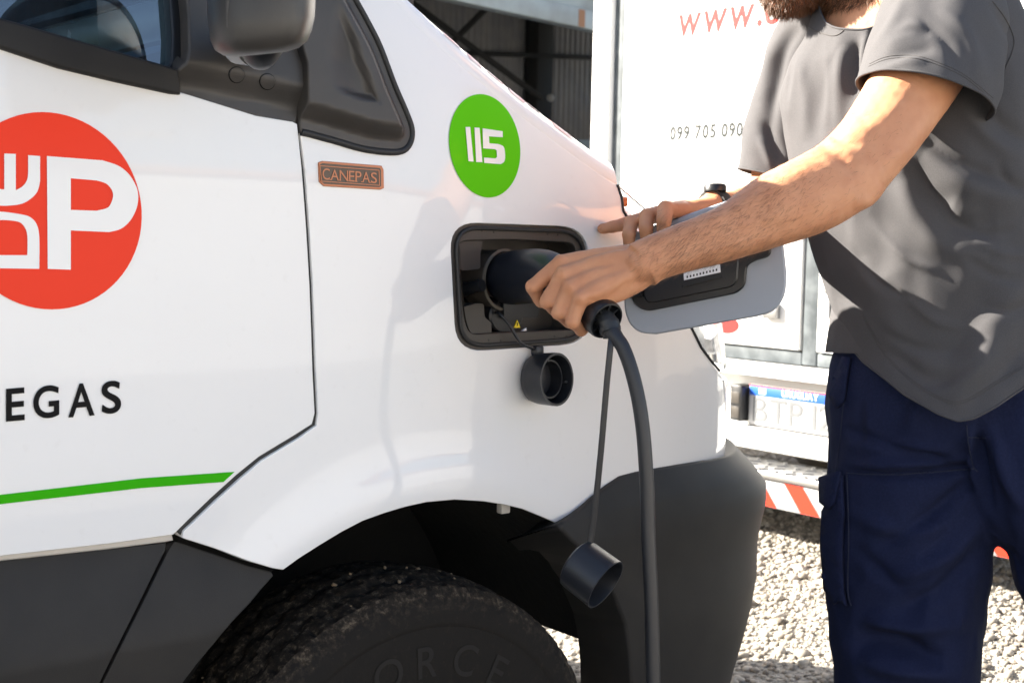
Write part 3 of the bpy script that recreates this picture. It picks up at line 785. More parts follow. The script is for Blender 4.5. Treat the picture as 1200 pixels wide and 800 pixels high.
# raised lettering on the sidewall
tl = text_loops('FORCE', .008)
for i, (ch, loops) in enumerate(tl):
    a0 = rad(90 + 30 - i * 15.5)
    allp = np.vstack(loops); lo = allp.min(0); hi = allp.max(0)
    v, f, idx = triangulate([resample(l, .08) for l in loops], 0)
    pts = []
    for p in v:
        r = .208 + (p[1] - lo[1]) * .060; a = a0 - ((p[0] - (lo[0] + hi[0]) / 2) * .062) / .24
        pts.append(MT @ Vector((r * math.cos(a), r * math.sin(a), .0004)))
    link('sidewall_letter', mesh('sidewall_letter', pts, f, False), mat('letter_rubber', (.017, .016, .015), .6, spec=.2) if i == 0 else bpy.data.materials['letter_rubber'], wheel)
# grit caught in the tread
for k in range(18):
    a = rad(rng.uniform(62, 150)); h = rng.uniform(-TW + .03, -.015); r = WR - .0015 - .009 * ((h + TW / 2) / (TW / 2 - .022)) ** 2
    if k == 0: a, h, r = rad(138), -.03, WR
    bm = bmesh.new(); bmesh.ops.create_icosphere(bm, subdivisions=1, radius=1)
    s = (.006 if k == 0 else rng.uniform(.0012, .0036))
    for v in bm.verts: v.co = MT @ (Vector((r * math.cos(a), r * math.sin(a), h)) + Vector((v.co.x * s * rng.uniform(.7, 1.5), v.co.y * s * rng.uniform(.6, 1.2), v.co.z * s * 1.2)))
    link('grit', bm_mesh('grit', bm, smooth=False), mat('grit', (.26, .19, .12), .9) if k == 0 else bpy.data.materials['grit'], tyre)

# ---- lettering and badges on the door and wing
def ell(cx, cy, a, b, n=72, sh=0.0): return [(cx + a * math.cos(t) + sh * b * math.sin(t), cy + b * math.sin(t)) for t in np.linspace(0, 2 * np.pi, n + 1)[:-1]]
def arc(pts, n=5): return [tuple(p) for p in spline(pts, n)]
logo = decal_px('logo_disc', [ell(55, 247, 111, 115.5, sh=.05)], M['red'], door)
Pp = [(55, 183)] + arc([(120, 188), (138, 194), (150, 203), (159, 217), (162, 230), (160, 244), (153, 258), (142, 268), (128, 272)]) + [(83, 270), (83, 316), (56, 315)]
Pc = [(83, 209)] + arc([(113, 211.5), (124, 215), (130, 221), (132.5, 228), (131, 236), (126, 243.5), (113, 247)]) + [(83, 246)]
decal_px('letter', [Pp, Pc], M['vinyl_white'], logo, off=.0022)
Dd = arc([(46, 315), (46, 278), (43, 263), (36, 255), (26, 251.5), (0, 248), (-10, 251), (-18, 258), (-22, 270)]) + [(-23, 314)]
Dc = arc([(32, 299), (32, 276), (28, 265), (20, 259.5), (0, 258), (-6, 262), (-8, 272)]) + [(-9, 299)]
decal_px('letter', [Dd, Dc], M['vinyl_white'], logo, off=.0022)
Ee = [(33, 182), (47, 183)] + arc([(47, 212), (44, 224), (36, 233), (23, 239.5), (0, 241), (-14, 236), (-22, 226), (-24, 212)]) + [(-24, 179), (-10, 179)] + arc([(-10, 206), (-8, 215), (-2, 221), (5, 222)]) + [(5, 180), (18.5, 180.5)] + arc([(18.5, 223), (27, 218), (32, 210), (33, 200)])
decal_px('letter', [Ee], M['vinyl_white'], logo, off=.0022)
for (ch, loops), (x0, x1, y0, y1) in zip(text_loops('EGAS', .020, res=10), ((7, 29, 454.5, 493), (39, 69.5, 451.5, 490), (80, 111, 449, 488), (119, 142, 446, 484.5))):
    allp = np.vstack(loops); lo = allp.min(0); hi = allp.max(0)
    lps = [[(x0 + (p[0] - lo[0]) / (hi[0] - lo[0]) * (x1 - x0), y1 - (p[1] - lo[1]) / (hi[1] - lo[1]) * (y1 - y0) - .085 * (p[0] - lo[0]) / (hi[0] - lo[0]) * (x1 - x0) + .085 * (x1 - x0) / 2) for p in l] for l in loops]
    decal_px('letter', lps, M['ink'], door, step=2.5, grid=5)
decal_px('green_stripe', [[(-330, 622), (0, 579.5), (167, 560), (275, 552.5), (262, 564.5), (167, 571.5), (0, 590.5), (-330, 638)]], M['green'], door, step=8, grid=14)
disc = decal_px('number_disc', [ell(568, 171, 41.5, 60.5, sh=.085)], M['green_disc'], wing)
for lp in ([(545.5, 149), (551, 149), (555, 189.5), (549, 189)], [(556, 149.5), (562, 150), (565.3, 190.2), (558, 190)],
           [(565.5, 150.5), (589, 154), (589.3, 161), (573, 160), (573.5, 168)] + arc([(584, 169), (589, 171), (591.3, 175), (592, 185), (590.5, 190), (586.5, 192.5)], 3) + [(567.5, 191), (567, 184.7), (580.5, 185.8), (582.5, 184), (582, 176.5), (580, 175), (566.2, 174)]):
    decal_px('numeral', [lp], M['vinyl_white'], disc, off=.0022, step=2, grid=4)
badge_px = [(373, 191), (377, 189.5), (446, 195), (448, 199), (448.5, 220), (445, 221.5), (379, 217.5), (374, 213)]
badge = skin_panel('badge_plate', [hitxz(resample(badge_px, 3))], M['copper'], wing, off=.0022, rim=.0008, depth=.002, step=.003, grid=.006)
decal_px('badge_field', [[(375, 193), (378, 191.3), (445.3, 197), (446.5, 199.5), (446.7, 218), (444.5, 219.5), (380, 215.5), (375.6, 211.5)]], M['bronze'], badge, off=.0028, step=3, grid=6)
decal_px('badge_line', [[(374.6, 193.8), (444.6, 199.2), (445.2, 217.8), (376.6, 212.8)], [(375.5, 194.8), (443.7, 200), (444.3, 216.9), (377.4, 212)]], M['copper'], badge, off=.0034, step=3, grid=0)
wch = [9.5, 10.5, 11, 7.5, 8, 10.2, 8]; x = 378.0
for (ch, loops), w in zip(text_loops('CANEPAS', .0, res=6), wch):
    allp = np.vstack(loops); lo = allp.min(0); hi = allp.max(0); y1 = 210.3 + (x - 378) * .072; h = 13.2 if ch in 'C' else 12.4
    f = lambda p: (x + (p[0] - lo[0]) / (hi[0] - lo[0]) * (w - 1.0), y1 - (p[1] - lo[1]) / (hi[1] - lo[1]) * h + .072 * (p[0] - lo[0]) / (hi[0] - lo[0]) * w)
    decal_px('badge_letter', [[f(p) for p in l] for l in loops], M['copper'], badge, off=.0036, step=1.5, grid=0)
    if ch in 'ANEP':   # serif feet
        for sx in ((0, w - 1) if ch in 'AN' else (0.6,)):
            yb = y1 + .072 * sx
            decal_px('badge_serif', [[(x + sx - 1.3, yb - 1.0), (x + sx + 1.6, yb - .8), (x + sx + 1.6, yb + .1), (x + sx - 1.3, yb - .1)]], M['copper'], badge, off=.0037, step=2, grid=0)
    x += w

# ---- charge port
ring_out = rounded([(526.5, 260), (690, 265.5), (693, 402.5), (534.5, 413)], 34, 8)
ring_in = rounded([(538, 281), (600, 279), (678, 283), (682, 388), (600, 391), (552, 394), (545, 372)], 12, 5)
port = skin_panel('charge_port', [hitxz(resample(ring_out, 5)), hitxz(resample(ring_in, 5))], M['portplastic'], van, off=-.005, rim=.002, depth=.012, grid=.008, step=.005)
PC = hit([610], [335])[0]; PN = surf_normal(skin, np.array([PC[0]]), np.array([PC[2]]))[0]
seal3 = hit(*np.array(resample(rounded([(533, 266), (684, 271.5), (687, 396.5), (541, 406.5)], 30, 8), 5)).T, skin, -.003)
bm = bmesh.new(); sl = [Vector(p) for p in seal3]; tube(bm, sl + sl[:1], .0030, 8, cap=False); link('port_seal', bm_mesh('port_seal', bm), M['rubber'], port)
# recess walls and floor
ri = hit(*resample(ring_in, 5).T, skin, -.009); DP = .055
bm = bmesh.new(); a = [bm.verts.new(p) for p in ri]; b = [bm.verts.new(p - PN * DP) for p in ri]
for k in range(len(a)): bm.faces.new((a[k], a[(k + 1) % len(a)], b[(k + 1) % len(a)], b[k]))
bm.faces.new(b)
link('recess', bm_mesh('recess', bm), M['portplastic'], port)
def port_pt(px, py, out):
    """pixel on the plane parallel to the port face, out metres in front of it"""
    D = raydir(px, py); t = ((PC + PN * out - CAM) @ PN) / (D @ PN); return Vector(CAM + D * t)
def port_box(name, lp, o0, o1, material, parent, r=3):
    lp = rounded(lp, r, 3) if r else lp
    bm = bmesh.new(); f = [bm.verts.new(port_pt(x, y, o1)) for x, y in lp]; g = [bm.verts.new(v.co - Vector(PN) * (o1 - o0)) for v in f]
    bm.faces.new(f); bm.faces.new(g[::-1])
    for k in range(len(f)): bm.faces.new((f[k], g[k], g[(k + 1) % len(f)], f[(k + 1) % len(f)]))
    return link(name, bm_mesh(name, bm, angle=30), material, parent)
port_box('corner_block', [(538, 283), (552, 281), (566, 281), (563, 296), (563, 315), (545, 317), (538.5, 316)], -.06, -.010, M['portplastic'], port)
port_box('lower_block', [(541, 360), (549, 358), (560, 355), (567, 356), (568, 372), (576, 378), (576, 395), (552, 396), (545, 376)], -.06, -.012, M['portplastic'], port)
bm = bmesh.new(); tube(bm, [port_pt(544, 339, -.03), port_pt(549, 338, -.022), port_pt(560, 335, -.006)], [.010, .0085, .0075], 16); tube(bm, [port_pt(560, 335, -.006), port_pt(565, 334, .001)], [.0088, .0082], 16)
link('latch_pin', bm_mesh('latch_pin', bm), M['black'], port)
NM = frame_from(PN)
bm = bmesh.new(); lathe(bm, [(.0405, -.055), (.0405, -.016), (.038, -.014), (.035, -.016), (.035, -.05)], Matrix.Translation(port_pt(599, 328, 0)) @ NM, 40); link('socket_ring', bm_mesh('socket_ring', bm), M['portplastic'], port)
bm = bmesh.new(); lathe(bm, [(.0420, -.0125), (.0385, -.0115), (.0375, -.0150)], Matrix.Translation(port_pt(599, 328, 0)) @ NM, 40); link('socket_edge', bm_mesh('socket_edge', bm), mat('socket_beige', (.07, .06, .045), .5), port)
bm = bmesh.new(); lathe(bm, [(.0315, -.055), (.0315, -.020), (.029, -.018), (.0001, -.018)], Matrix.Translation(port_pt(606, 370, 0)) @ NM @ Matrix.Diagonal((1.1, .8, 1, 1)), 40); link('lower_socket', bm_mesh('lower_socket', bm), M['black'], port)
port_box('socket_lid', [(590, 355), (632, 355), (631, 372), (591, 373)], -.045, -.010, M['black'], port)
port_box('warning_triangle', [(606.3, 375), (610, 384), (602.6, 384)], -.018, -.0165, M['yellow'], port, 0)
port_box('warning_mark', [(606.0, 378), (606.9, 378), (606.7, 382), (606.1, 382)], -.018, -.0160, M['ink'], port, 0)
port_box('white_mark', [(611, 388), (617, 384), (617, 389)], -.018, -.0155, M['paper'], port, 0)
for x, y in ((564, 270.5), (578, 272), (641, 274.5), (653, 275), (649, 394), (663, 393.5), (572, 398.5), (586, 399)):
    pp = hit([x], [y], skin, -.006)[0]; bm = bmesh.new(); tube(bm, [Vector(pp - PN * .003), Vector(pp + PN * .0016)], [.0017, .0013], 8); link('frame_clip', bm_mesh('frame_clip', bm), M['black'], port)
# tethered socket cover hanging below the port
bm = bmesh.new(); CM = Matrix.Translation(Vector(hit([625], [443], skin, .004)[0])) @ frame_from((.10, -.97, .05)) @ Matrix.Diagonal((.98, 1.08, 1.25, 1))
lathe(bm, [(.0001, .000), (.026, .0005), (.0305, .004), (.0325, .012), (.0335, .032), (.0335, .036), (.0305, .036), (.0300, .030), (.0295, .010), (.0001, .009)], CM, 40)
lathe(bm, [(.0225, .009), (.0225, .026), (.0245, .026), (.0245, .009)], CM, 40)
cover = link('socket_cover', bm_mesh('socket_cover', bm), M['cap'], van)
for a in (20, 140, 260):
    bm = bmesh.new(); add_box(bm, (-.0012, .024, .010), (.0012, .031, .030), CM @ Matrix.Rotation(rad(a), 4, 'Z'), 0); link('rib', bm_mesh('rib', bm), M['cap'], cover)
box_obj('lug', (-.008, .028, .002), (.008, .042, .012), M['cap'], cover, .003, CM)
tp = [port_pt(582, 366, -.020), port_pt(586, 368, -.006), port_pt(596, 379, .004), port_pt(605, 394, .010), Vector(hit([612], [403], skin, .012)[0]), CM @ Vector((0, .036, .007))]
tube_obj('tether', [Vector(p) for p in spline([v[:] for v in tp], 6)], .0022, M['cap'], cover, 8)

# ---- charge flap standing open on its hinge
FA, FB, FC = P(740, 380, 1.900), P(915, 352, 1.835), P(800, 256, 1.878)
FN = np.cross(FB - FA, FC - FA); FN /= np.linalg.norm(FN)
if FN @ (CAM - FA) < 0: FN = -FN
def flap_pt(px, py, out=0.0):
    D = raydir(px, py); t = ((FA + FN * out - CAM) @ FN) / (D @ FN); return Vector(CAM + D * t)
def flap_plate(name, lp, o0, o1, material, parent, bev=.0015):
    bm = bmesh.new(); f = [bm.verts.new(flap_pt(x, y, o1)) for x, y in lp]; g = [bm.verts.new(v.co - Vector(FN) * (o1 - o0)) for v in f]
    c = sum((v.co for v in f), Vector()) / len(f)
    ff = [bm.verts.new(v.co + (c - v.co).normalized() * bev) for v in f]
    for v in f: v.co -= Vector(FN) * bev
    bm.faces.new(ff); bm.faces.new(g[::-1]); n = len(f)
    for k in range(n):
        bm.faces.new((f[k], g[k], g[(k + 1) % n], f[(k + 1) % n])); bm.faces.new((ff[k], f[k], f[(k + 1) % n], ff[(k + 1) % n]))
    return link(name, bm_mesh(name, bm, angle=40), material, parent)
flap_px = [tuple(p) for p in spline([(731, 350), (732.5, 366), (739, 381), (751, 389.5), (768, 391.5)], 4)] + [tuple(p) for p in spline([(885, 371), (903, 365.5), (914, 355), (920, 340), (921, 318)], 4)] + [tuple(p) for p in spline([(915, 262), (910, 243), (901, 230), (886, 225.5), (866, 230)], 4)] + [tuple(p) for p in spline([(790, 256), (762, 265.5), (745, 273), (736, 285), (732, 305)], 4)]
flap = flap_plate('charge_flap', flap_px, -.006, 0, M['flap'], van, .0025)
flap_plate('flap_liner', [tuple(p) for p in rounded([(737, 338), (742, 356), (757, 365), (863, 343.5), (873, 335), (875, 311), (884, 305.5), (903, 300), (904, 262), (884, 243), (770, 279), (742, 296)], 7, 4)], -.001, .006, M['black'], flap, .002)
flap_plate('liner_step', [tuple(p) for p in rounded([(752, 340), (757, 356), (858, 336), (864, 329), (866, 300), (840, 285), (770, 300)], 8, 4)], .005, .009, M['black'], flap, .002)
flap_plate('label_sheet', [(800.5, 312), (843, 302), (844.5, 319), (801.4, 328.4)], .0088, .0096, M['paper'], flap, .0003)
flap_plate('label_frame', [(802, 324), (842.5, 314.4), (842.7, 316.5), (802.2, 326.4)], .0096, .0099, M['paper'], flap, .0002)
for k in range(10):
    x = 804.5 + k * 3.8; y = 323.5 - k * .92
    flap_plate('label_digit', [(x, y - .2), (x + 1.7, y - .6), (x + 1.8, y + 1.9), (x + .1, y + 2.3)], .0098, .0102, M['ink'], flap, .0001)
for k in range(16):
    x = 802.5 + k * 2.5; y = 316.5 - k * .6
    flap_plate('label_bar', [(x, y - 2.5), (x + 1.1, y - 2.8), (x + 1.2, y + 2.6), (x + .1, y + 2.9)], .0098, .0102, M['ink'], flap, .0001)
flap_plate('label_lip', [(799, 333.5), (845, 322.6), (845.5, 324.5), (800, 336.5)], .0085, .012, M['black'], flap, .0008)
hp = [V(683, 335, 1.872) , V(700, 338, 1.862), V(716, 341, 1.872), V(735, 342, 1.890), V(752, 340, 1.884)]
tube_obj('hinge_arm', [Vector(p) for p in spline([v[:] for v in hp], 4)], .009, M['black'], flap, 12)

# ---- the rest of the van: cab shell, load body, cabin
bm = bmesh.new()
def side_loft(bm, secs, closed=False):
    rows = [[bm.verts.new(p) for p in s] for s in secs]
    for i in range(len(rows) - 1):
        for k in range(len(rows[0]) - 1):
            bm.faces.new((rows[i][k], rows[i + 1][k], rows[i + 1][k + 1], rows[i][k + 1]))
def bsec(x, top=2.42):
    pts = [(.04, .34), (0, .45), (-.0, .9), (.0, 1.2), (.08, 1.9), (.13, top - .12), (.22, top - .03), (.40, top)]
    return [(x, y, z) for y, z in pts] + [(x, 2 - y, z) for y, z in pts[::-1]]
side_loft(bm, [bsec(-4.3), bsec(-4.25), bsec(XR - .02)]); 
link('load_body', bm_mesh('load_body', bm, angle=50), M['paint_far'], van)
bm = bmesh.new(); bm.faces.new([bm.verts.new(p) for p in bsec(-4.3)]); link('rear_wall', bm_mesh('rear_wall', bm), M['paint_far'], van)
bm = bmesh.new()
def roofsec(x, z, yy): return [(x, yy, z - .10), (x, yy + .05, z - .03), (x, yy + .2, z), (x, 1.0, z + .02), (x, 1.8 - yy, z), (x, 1.95 - yy, z - .03), (x, 2 - yy, z - .10)]
side_loft(bm, [roofsec(XR - .03, 2.42, .13), roofsec(-.1, 2.36, .125), roofsec(.06, 2.22, .12), roofsec(.16, 2.08, .115)])
link('cab_roof', bm_mesh('cab_roof', bm, angle=60), M['paint_far'], van)
for yy, s in ((.0, 1), (2.0, -1)):                           # body above the doors and A-pillars
    bm = bmesh.new(); tube(bm, [Vector((.62, yy + s * .085, 1.68)), Vector((.40, yy + s * .10, 1.88)), Vector((.14, yy + s * .14, 2.05))], [(.035, .05), (.035, .05), (.05, .05)], 12, ref=(0, 1, 0)); link('a_pillar', bm_mesh('a_pillar', bm, angle=60), M['paint_far'], van)
    bm = bmesh.new(); tube(bm, [Vector((XR, yy + s * .12, 1.97)), Vector((.0, yy + s * .12, 1.97)), Vector((.30, yy + s * .115, 1.95))], [(.10, .035), (.10, .035), (.05, .03)], 12, ref=(0, 1, 0)); link('cant_rail', bm_mesh('cant_rail', bm, angle=60), M['paint_far'], van)
ws = [(.86, .12, 1.62), (.86, 1.88, 1.62), (.16, 1.86, 2.10), (.16, .14, 2.10)]
ws = [(.97, .10, 1.50)] + [(.97, 1.90, 1.50)] + [(.16, 1.86, 2.08), (.16, .14, 2.08)]
bm = bmesh.new(); f = bm.faces.new([bm.verts.new(p) for p in ws]); bmesh.ops.solidify(bm, geom=[f], thickness=.006); link('windscreen', bm_mesh('windscreen', bm), M['glass'], van)
box_obj('scuttle', (.90, .12, 1.40), (1.06, 1.88, 1.475), M['black'], van, .02)
# far flank with its window opening
far = [(-.30, .40), (.70, .40), (.62, .62), (.72, .80), (.60, 1.30), (-.30, 1.42)]
bm = bmesh.new(); f = bm.faces.new([bm.verts.new((x, 1.985, z)) for x, z in far]); bmesh.ops.solidify(bm, geom=[f], thickness=.03); link('far_door', bm_mesh('far_door', bm), M['paint_far'], van)
box_obj('cab_floor', (-.35, .06, .48), (.52, 1.94, .55), M['liner'], van, 0)
box_obj('bulkhead', (1.0, .60, .45), (1.04, 1.40, 1.36), M['liner'], van, 0)
box_obj('engine_cover', (1.05, .60, .50), (1.78, 1.40, 1.02), M['liner'], van, .05)
box_obj('cab_partition', (XR - .05, .10, .5), (XR - .01, 1.90, 2.30), M['liner'], van, 0)
bm = bmesh.new(); dash = [(.62, .95), (.56, 1.20), (.62, 1.30), (.78, 1.36), (.98, 1.40), (1.0, .92), (.70, .90)]
a = [bm.verts.new((x, .08, z)) for x, z in dash]; b = [bm.verts.new((x, 1.92, z)) for x, z in dash]; bm.faces.new(a); bm.faces.new(b[::-1])
for k in range(len(dash)): bm.faces.new((a[k], b[k], b[(k + 1) % len(dash)], a[(k + 1) % len(dash)]))
link('dashboard', bm_mesh('dashboard', bm), M['black'], van)
bm = bmesh.new(); SM = Matrix.Translation(Vector((.42, 1.5, 1.40))) @ frame_from((-.75, 0, .65))
ringp = [(.19 + .014 * math.cos(a), .014 * math.sin(a)) for a in np.linspace(0, 2 * np.pi, 13)[:-1]]; lathe(bm, ringp, SM, 40, True)
for a in (0, 120, 240): tube(bm, [SM @ Vector((0, 0, -.02)), SM @ Vector((.19 * math.cos(rad(a + 90)), .19 * math.sin(rad(a + 90)), 0))], [.02, .012], 8)
tube(bm, [SM @ Vector((0, 0, .0)), SM @ Vector((0, 0, -.3))], [.05, .04], 16)
link('steering_wheel', bm_mesh('steering_wheel', bm), M['black'], van)
for yy in (.50, 1.05, 1.52):
    bm = bmesh.new(); add_box(bm, (-.25, yy - .22, .62), (.22, yy + .22, .88), None, .06); add_box(bm, (-.28, yy - .22, .85), (-.14, yy + .22, 1.45), None, .05); add_box(bm, (-.26, yy - .12, 1.46), (-.17, yy + .12, 1.66), None, .04)
    link('seat', bm_mesh('seat', bm), mat('seat_cloth', (.03, .03, .035), .9), van)
for xx, yy in ((WX, 1.72), (-2.65, .03), (-2.65, 1.72)):
    bm = bmesh.new(); MTT = Matrix.Translation(Vector((xx, yy, WZ))) @ Matrix.Rotation(rad(90), 4, 'X')
    lathe(bm, [(.2, -.2), (.31, -.21), (.331, -.18), (.331, -.03), (.31, -.004), (.21, -.004), (.19, -.03), (.001, -.03)], MTT, 48); link('plain_wheel', bm_mesh('plain_wheel', bm), tyre.data.materials[0], van)
box_obj('chassis', (-4.2, .3, .36), (.58, 1.7, .46), M['liner'], van, 0)
# ================================================================== box truck standing behind
XT = 3.55
def tr(px, py, x=XT):
    D = raydir(px, py); t = (x - CAM[0]) / D[0]; q = CAM + D * t; return q[1], q[2]
truck = thing('box_truck', 'white box truck seen from behind with grey door gaskets and number plate', 'truck', (XT, 1.5, 0))
truck.location = (0, 0, 0)
M['tw'] = mat('truck_white', (.70, .70, .69), .45, coat=.3, bump=(1.5, .05, .02))
M['gasket'] = mat('grey_gasket', (.045, .055, .062), .7, vary=(18, (.10, .115, .125), .4, .7))
yL = tr(701, 120)[0]; yP = tr(719, 120)[0]; yG = tr(732, 120)[0]; yC1 = tr(944, 330)[0]; yC0 = tr(961, 330)[0]; yR = yC0 - (yL - yC0) + .02
zb1 = tr(900, 408)[1]; zb0 = tr(900, 424)[1]; ZT = 2.75
box_obj('cargo_box', (XT + .03, yR, zb0 + .02), (XT + 3.6, yL, ZT), M['tw'], truck, .01)
box_obj('corner_post', (XT - .03, yP, zb0 - .04), (XT + .06, yL + .01, ZT + .01), M['tw'], truck, .01)
box_obj('corner_post', (XT - .03, yR - .01, zb0 - .04), (XT + .06, yR + .06, ZT + .01), M['tw'], truck, .01)
box_obj('door_gasket', (XT - .004, yG, zb0), (XT + .05, yP - .002, ZT - .05), M['gasket'], truck, .006)
box_obj('door_gasket', (XT - .006, yC0, zb0 + .003), (XT + .05, yC1, ZT - .05), M['gasket'], truck, .006)
box_obj('door_gasket', (XT - .004, yC1 + .002, zb0 + .001), (XT + .05, yG - .002, zb1), M['gasket'], truck, .006)
box_obj('door_gasket', (XT - .004, yR + .07, zb0 + .001), (XT + .05, yC0 - .002, zb1), M['gasket'], truck, .006)
d1 = box_obj('rear_door', (XT - .016, yC1 + .006, zb1 + .004), (XT + .045, yG - .004, ZT - .06), M['tw'], truck, .006)
d2 = box_obj('rear_door', (XT - .016, yR + .075, zb1 + .004), (XT + .045, yC0 - .006, ZT - .06), M['tw'], truck, .006)
xf = XT - .0165
y0, z0 = tr(795, 43, xf); y1, _ = tr(892, 30, xf)
M['web_red'] = mat('print_red', (.36, .018, .016), .6, spec=.2); M['phone'] = mat('print_grey', (.010, .014, .014), .6, spec=.2)
size = .030 / .5 * (4.75 / 1.6) * .92
plane_text('letter', 'www.e', d1, M['web_red'], (xf, y0, z0), (0, -1, 0), (0, 0, 1), size, offset=.010, shear=.12, fit=y0 - tr(913, 30, xf)[0], track=.9)
y0, z0 = tr(785, 164, xf); y1, _ = tr(870, 160, xf)
plane_text('numeral', '099 705 090', d1, M['phone'], (xf, y0, z0), (0, -1, 0), (0, 0, 1), .066, offset=.022, shear=.06, fit=y0 - y1, track=1.2)
ya, za = tr(846, 380, xf); yb, zb_ = tr(866, 382, xf)
bm = bmesh.new(); bm.faces.new([bm.verts.new((xf - .001, (ya + yb) / 2 + (ya - yb) / 2 * math.cos(a) * 1.5 + .02, za + .03 * math.sin(a))) for a in np.linspace(0, 2 * np.pi, 25)[:-1]])
link('red_mark', bm_mesh('red_mark', bm, False), M['web_red'], d1)
# lock plate with T handle on the right-hand door, hinge bracket on the left-hand one
y0, z0 = tr(967, 372, xf); y1, z1 = tr(986, 342, xf)
lk = box_obj('lock_plate', (xf - .012, y1 - .03, z0), (xf + .002, y0, z1 + .06), M['black'], d2, .006)
ym, zm = tr(973.5, 356, xf)
for lo, hi in (((xf - .020, ym - .030, zm + .018), (xf - .010, ym + .030, zm + .032)), ((xf - .020, ym - .008, zm - .045), (xf - .010, ym + .008, zm + .017)), ((xf - .020, ym - .020, zm + .075), (xf - .010, ym + .025, zm + .092))):
    box_obj('lock_handle', lo, hi, M['tw'], lk, .003)
y0, z0 = tr(906, 366, xf); box_obj('hinge_bracket', (xf - .02, y0 - .03, z0 - .02), (xf + .002, y0 + .03, z0 + .03), M['steel'], d1, .004)
# rear sill, plate carrier, plate, lamp
zs = tr(900, 441)[1]; zp1 = tr(900, 446)[1]; zp0 = tr(900, 503)[1]; zw = tr(920, 528)[1]
box_obj('rear_sill', (XT - .05, yR, zs), (XT + .1, yL, zb0 - .003), M['tw'], truck, .012)
box_obj('plate_panel', (XT + .02, yR + .1, zw - .02), (XT + .1, yL - .1, zs - .002), M['tw'], truck, .01)
box_obj('rear_beam', (XT - .07, yR + .02, zw), (XT + .018, yL - .02, zp0 + .005), M['tw'], truck, .012)
yl, zl_ = tr(881, 449); yr_ = yl - .40; zl0 = tr(880, 496)[1]
pl = box_obj('number_plate', (XT - .012, yr_, zl0), (XT - .004, yl, zl_), mat('plate_white', (.36, .36, .36), .6), truck, .003)
box_obj('plate_bracket', (XT - .004, yr_ + .05, zl0 + .03), (XT + .03, yl - .05, zl_ - .03), M['steel'], truck, .002)
hgt = zl_ - zl0
bb_ = box_obj('plate_band', (XT - .0135, yr_ + .004, zl_ - hgt * .27), (XT - .0115, yl - .004, zl_ - .004), mat('plate_blue', (.012, .08, .42), .4), pl, .0005)
plane_text('plate_letter', 'URUGUAY', bb_, M['paper'], (XT - .0136, yl - .145, zl_ - hgt * .215), (0, -1, 0), (0, 0, 1), .034, offset=.004, fit=.15)
box_obj('plate_edge', (XT - .0150, yr_ + .002, zl_ - .005), (XT - .0125, yl - .002, zl_ - .001), M['web_red'], pl, .0003)
box_obj('plate_badge', (XT - .0145, yl - .075, zl_ - hgt * .22), (XT - .0136, yl - .045, zl_ - hgt * .08), M['paper'], pl, .0003)
M['emboss'] = mat('plate_letter_pale', (.12, .125, .13), .6, spec=.2)
plane_text('plate_letter', 'BTP 121', pl, M['emboss'], (XT - .0125, yl - .022, zl0 + .014), (0, -1, 0), (0, 0, 1), hgt * .86, offset=.006, fit=.355, track=.8)
y0, z1 = tr(866, 449); y1, z0 = tr(878, 493); lamp = box_obj('plate_lamp', (XT - .045, y1, z0), (XT + .02, y0, z1), M['black'], truck, .006)
for k in range(2): box_obj('lamp_lens', (XT - .047, y1 + .008, z0 + .012 + k * .05), (XT - .0455, y0 - .008, z0 + .05 + k * .05), mat('smoked_lens', (.05, .045, .04), .3) if k == 0 else bpy.data.materials['smoked_lens'], lamp, .0005)
# step of tread plate and the striped tape below
zt1 = tr(920, 551, XT - .19)[1]; zt0 = tr(920, 565, XT - .19)[1]; zh0 = tr(920, 598, XT - .19)[1]
step = box_obj('rear_step', (XT - .20, yR + .05, zt0), (XT + .02, yL - .05, zt1 - .012), M['steel'], truck, .006)
bm = bmesh.new()
for i in range(34):
    for j in range(4):
        c = Vector((XT - .18 + j * .05, yR + .08 + i * .058 + (j % 2) * .029, zt1 - .0115)); a = rad(45 if (i + j) % 2 else -45)
        add_box(bm, (-.018, -.005, 0), (.018, .005, .004), Matrix.Translation(c) @ Matrix.Rotation(a, 4, 'Z'), 0)
link('tread_pattern', bm_mesh('tread_pattern', bm, False), M['steel'], step)['kind'] = 'stuff'
tape = box_obj('tape_board', (XT - .19, yR + .06, zh0), (XT - .175, yL - .06, zt0 - .002), mat('tape_silver', (.30, .31, .32), .5, vary=(40, (.20, .21, .22), .4, .7)), truck, .002)
M['tape_red'] = mat('tape_red', (.55, .025, .010), .5, spec=.2)
ht = zt0 - .006 - zh0; yy = yL - .10 - .035
ys = tr(893, 565, XT - .19)[0]
k = 0
y = ys + .42
while y > yR + .2:
    q = [(y, 1), (y - .075, 1), (y - .075 - .07, 0), (y - .07, 0)]
    bm = bmesh.new(); bm.faces.new([bm.verts.new((XT - .1908, a, zh0 + .002 + ht * b)) for a, b in q]); link('red_stripe', bm_mesh('red_stripe', bm, False), M['tape_red'], tape); y -= .17
box_obj('chassis_rail', (XT + .12, yR + .5, .42), (XT + 5.2, yR + .62, .60), M['liner'], truck, 0)
box_obj('chassis_rail', (XT + .12, yL - .62, .42), (XT + 5.2, yL - .5, .60), M['liner'], truck, 0)
box_obj('cab', (XT + 3.75, yR + .1, .45), (XT + 5.4, yL - .1, 2.2), M['tw'], truck, .12)
for xx in (XT + 1.3, XT + 4.6):
    for y2 in (yR + .12, yL - .34):
        bm = bmesh.new(); lathe(bm, [(.2, -.2), (.34, -.21), (.36, -.18), (.36, -.03), (.34, 0), (.21, 0), (.19, -.03), (.001, -.03)], Matrix.Translation(Vector((xx, y2, .455))) @ Matrix.Rotation(rad(90), 4, 'X'), 40)
        link('truck_wheel', bm_mesh('truck_wheel', bm), tyre.data.materials[0], truck)

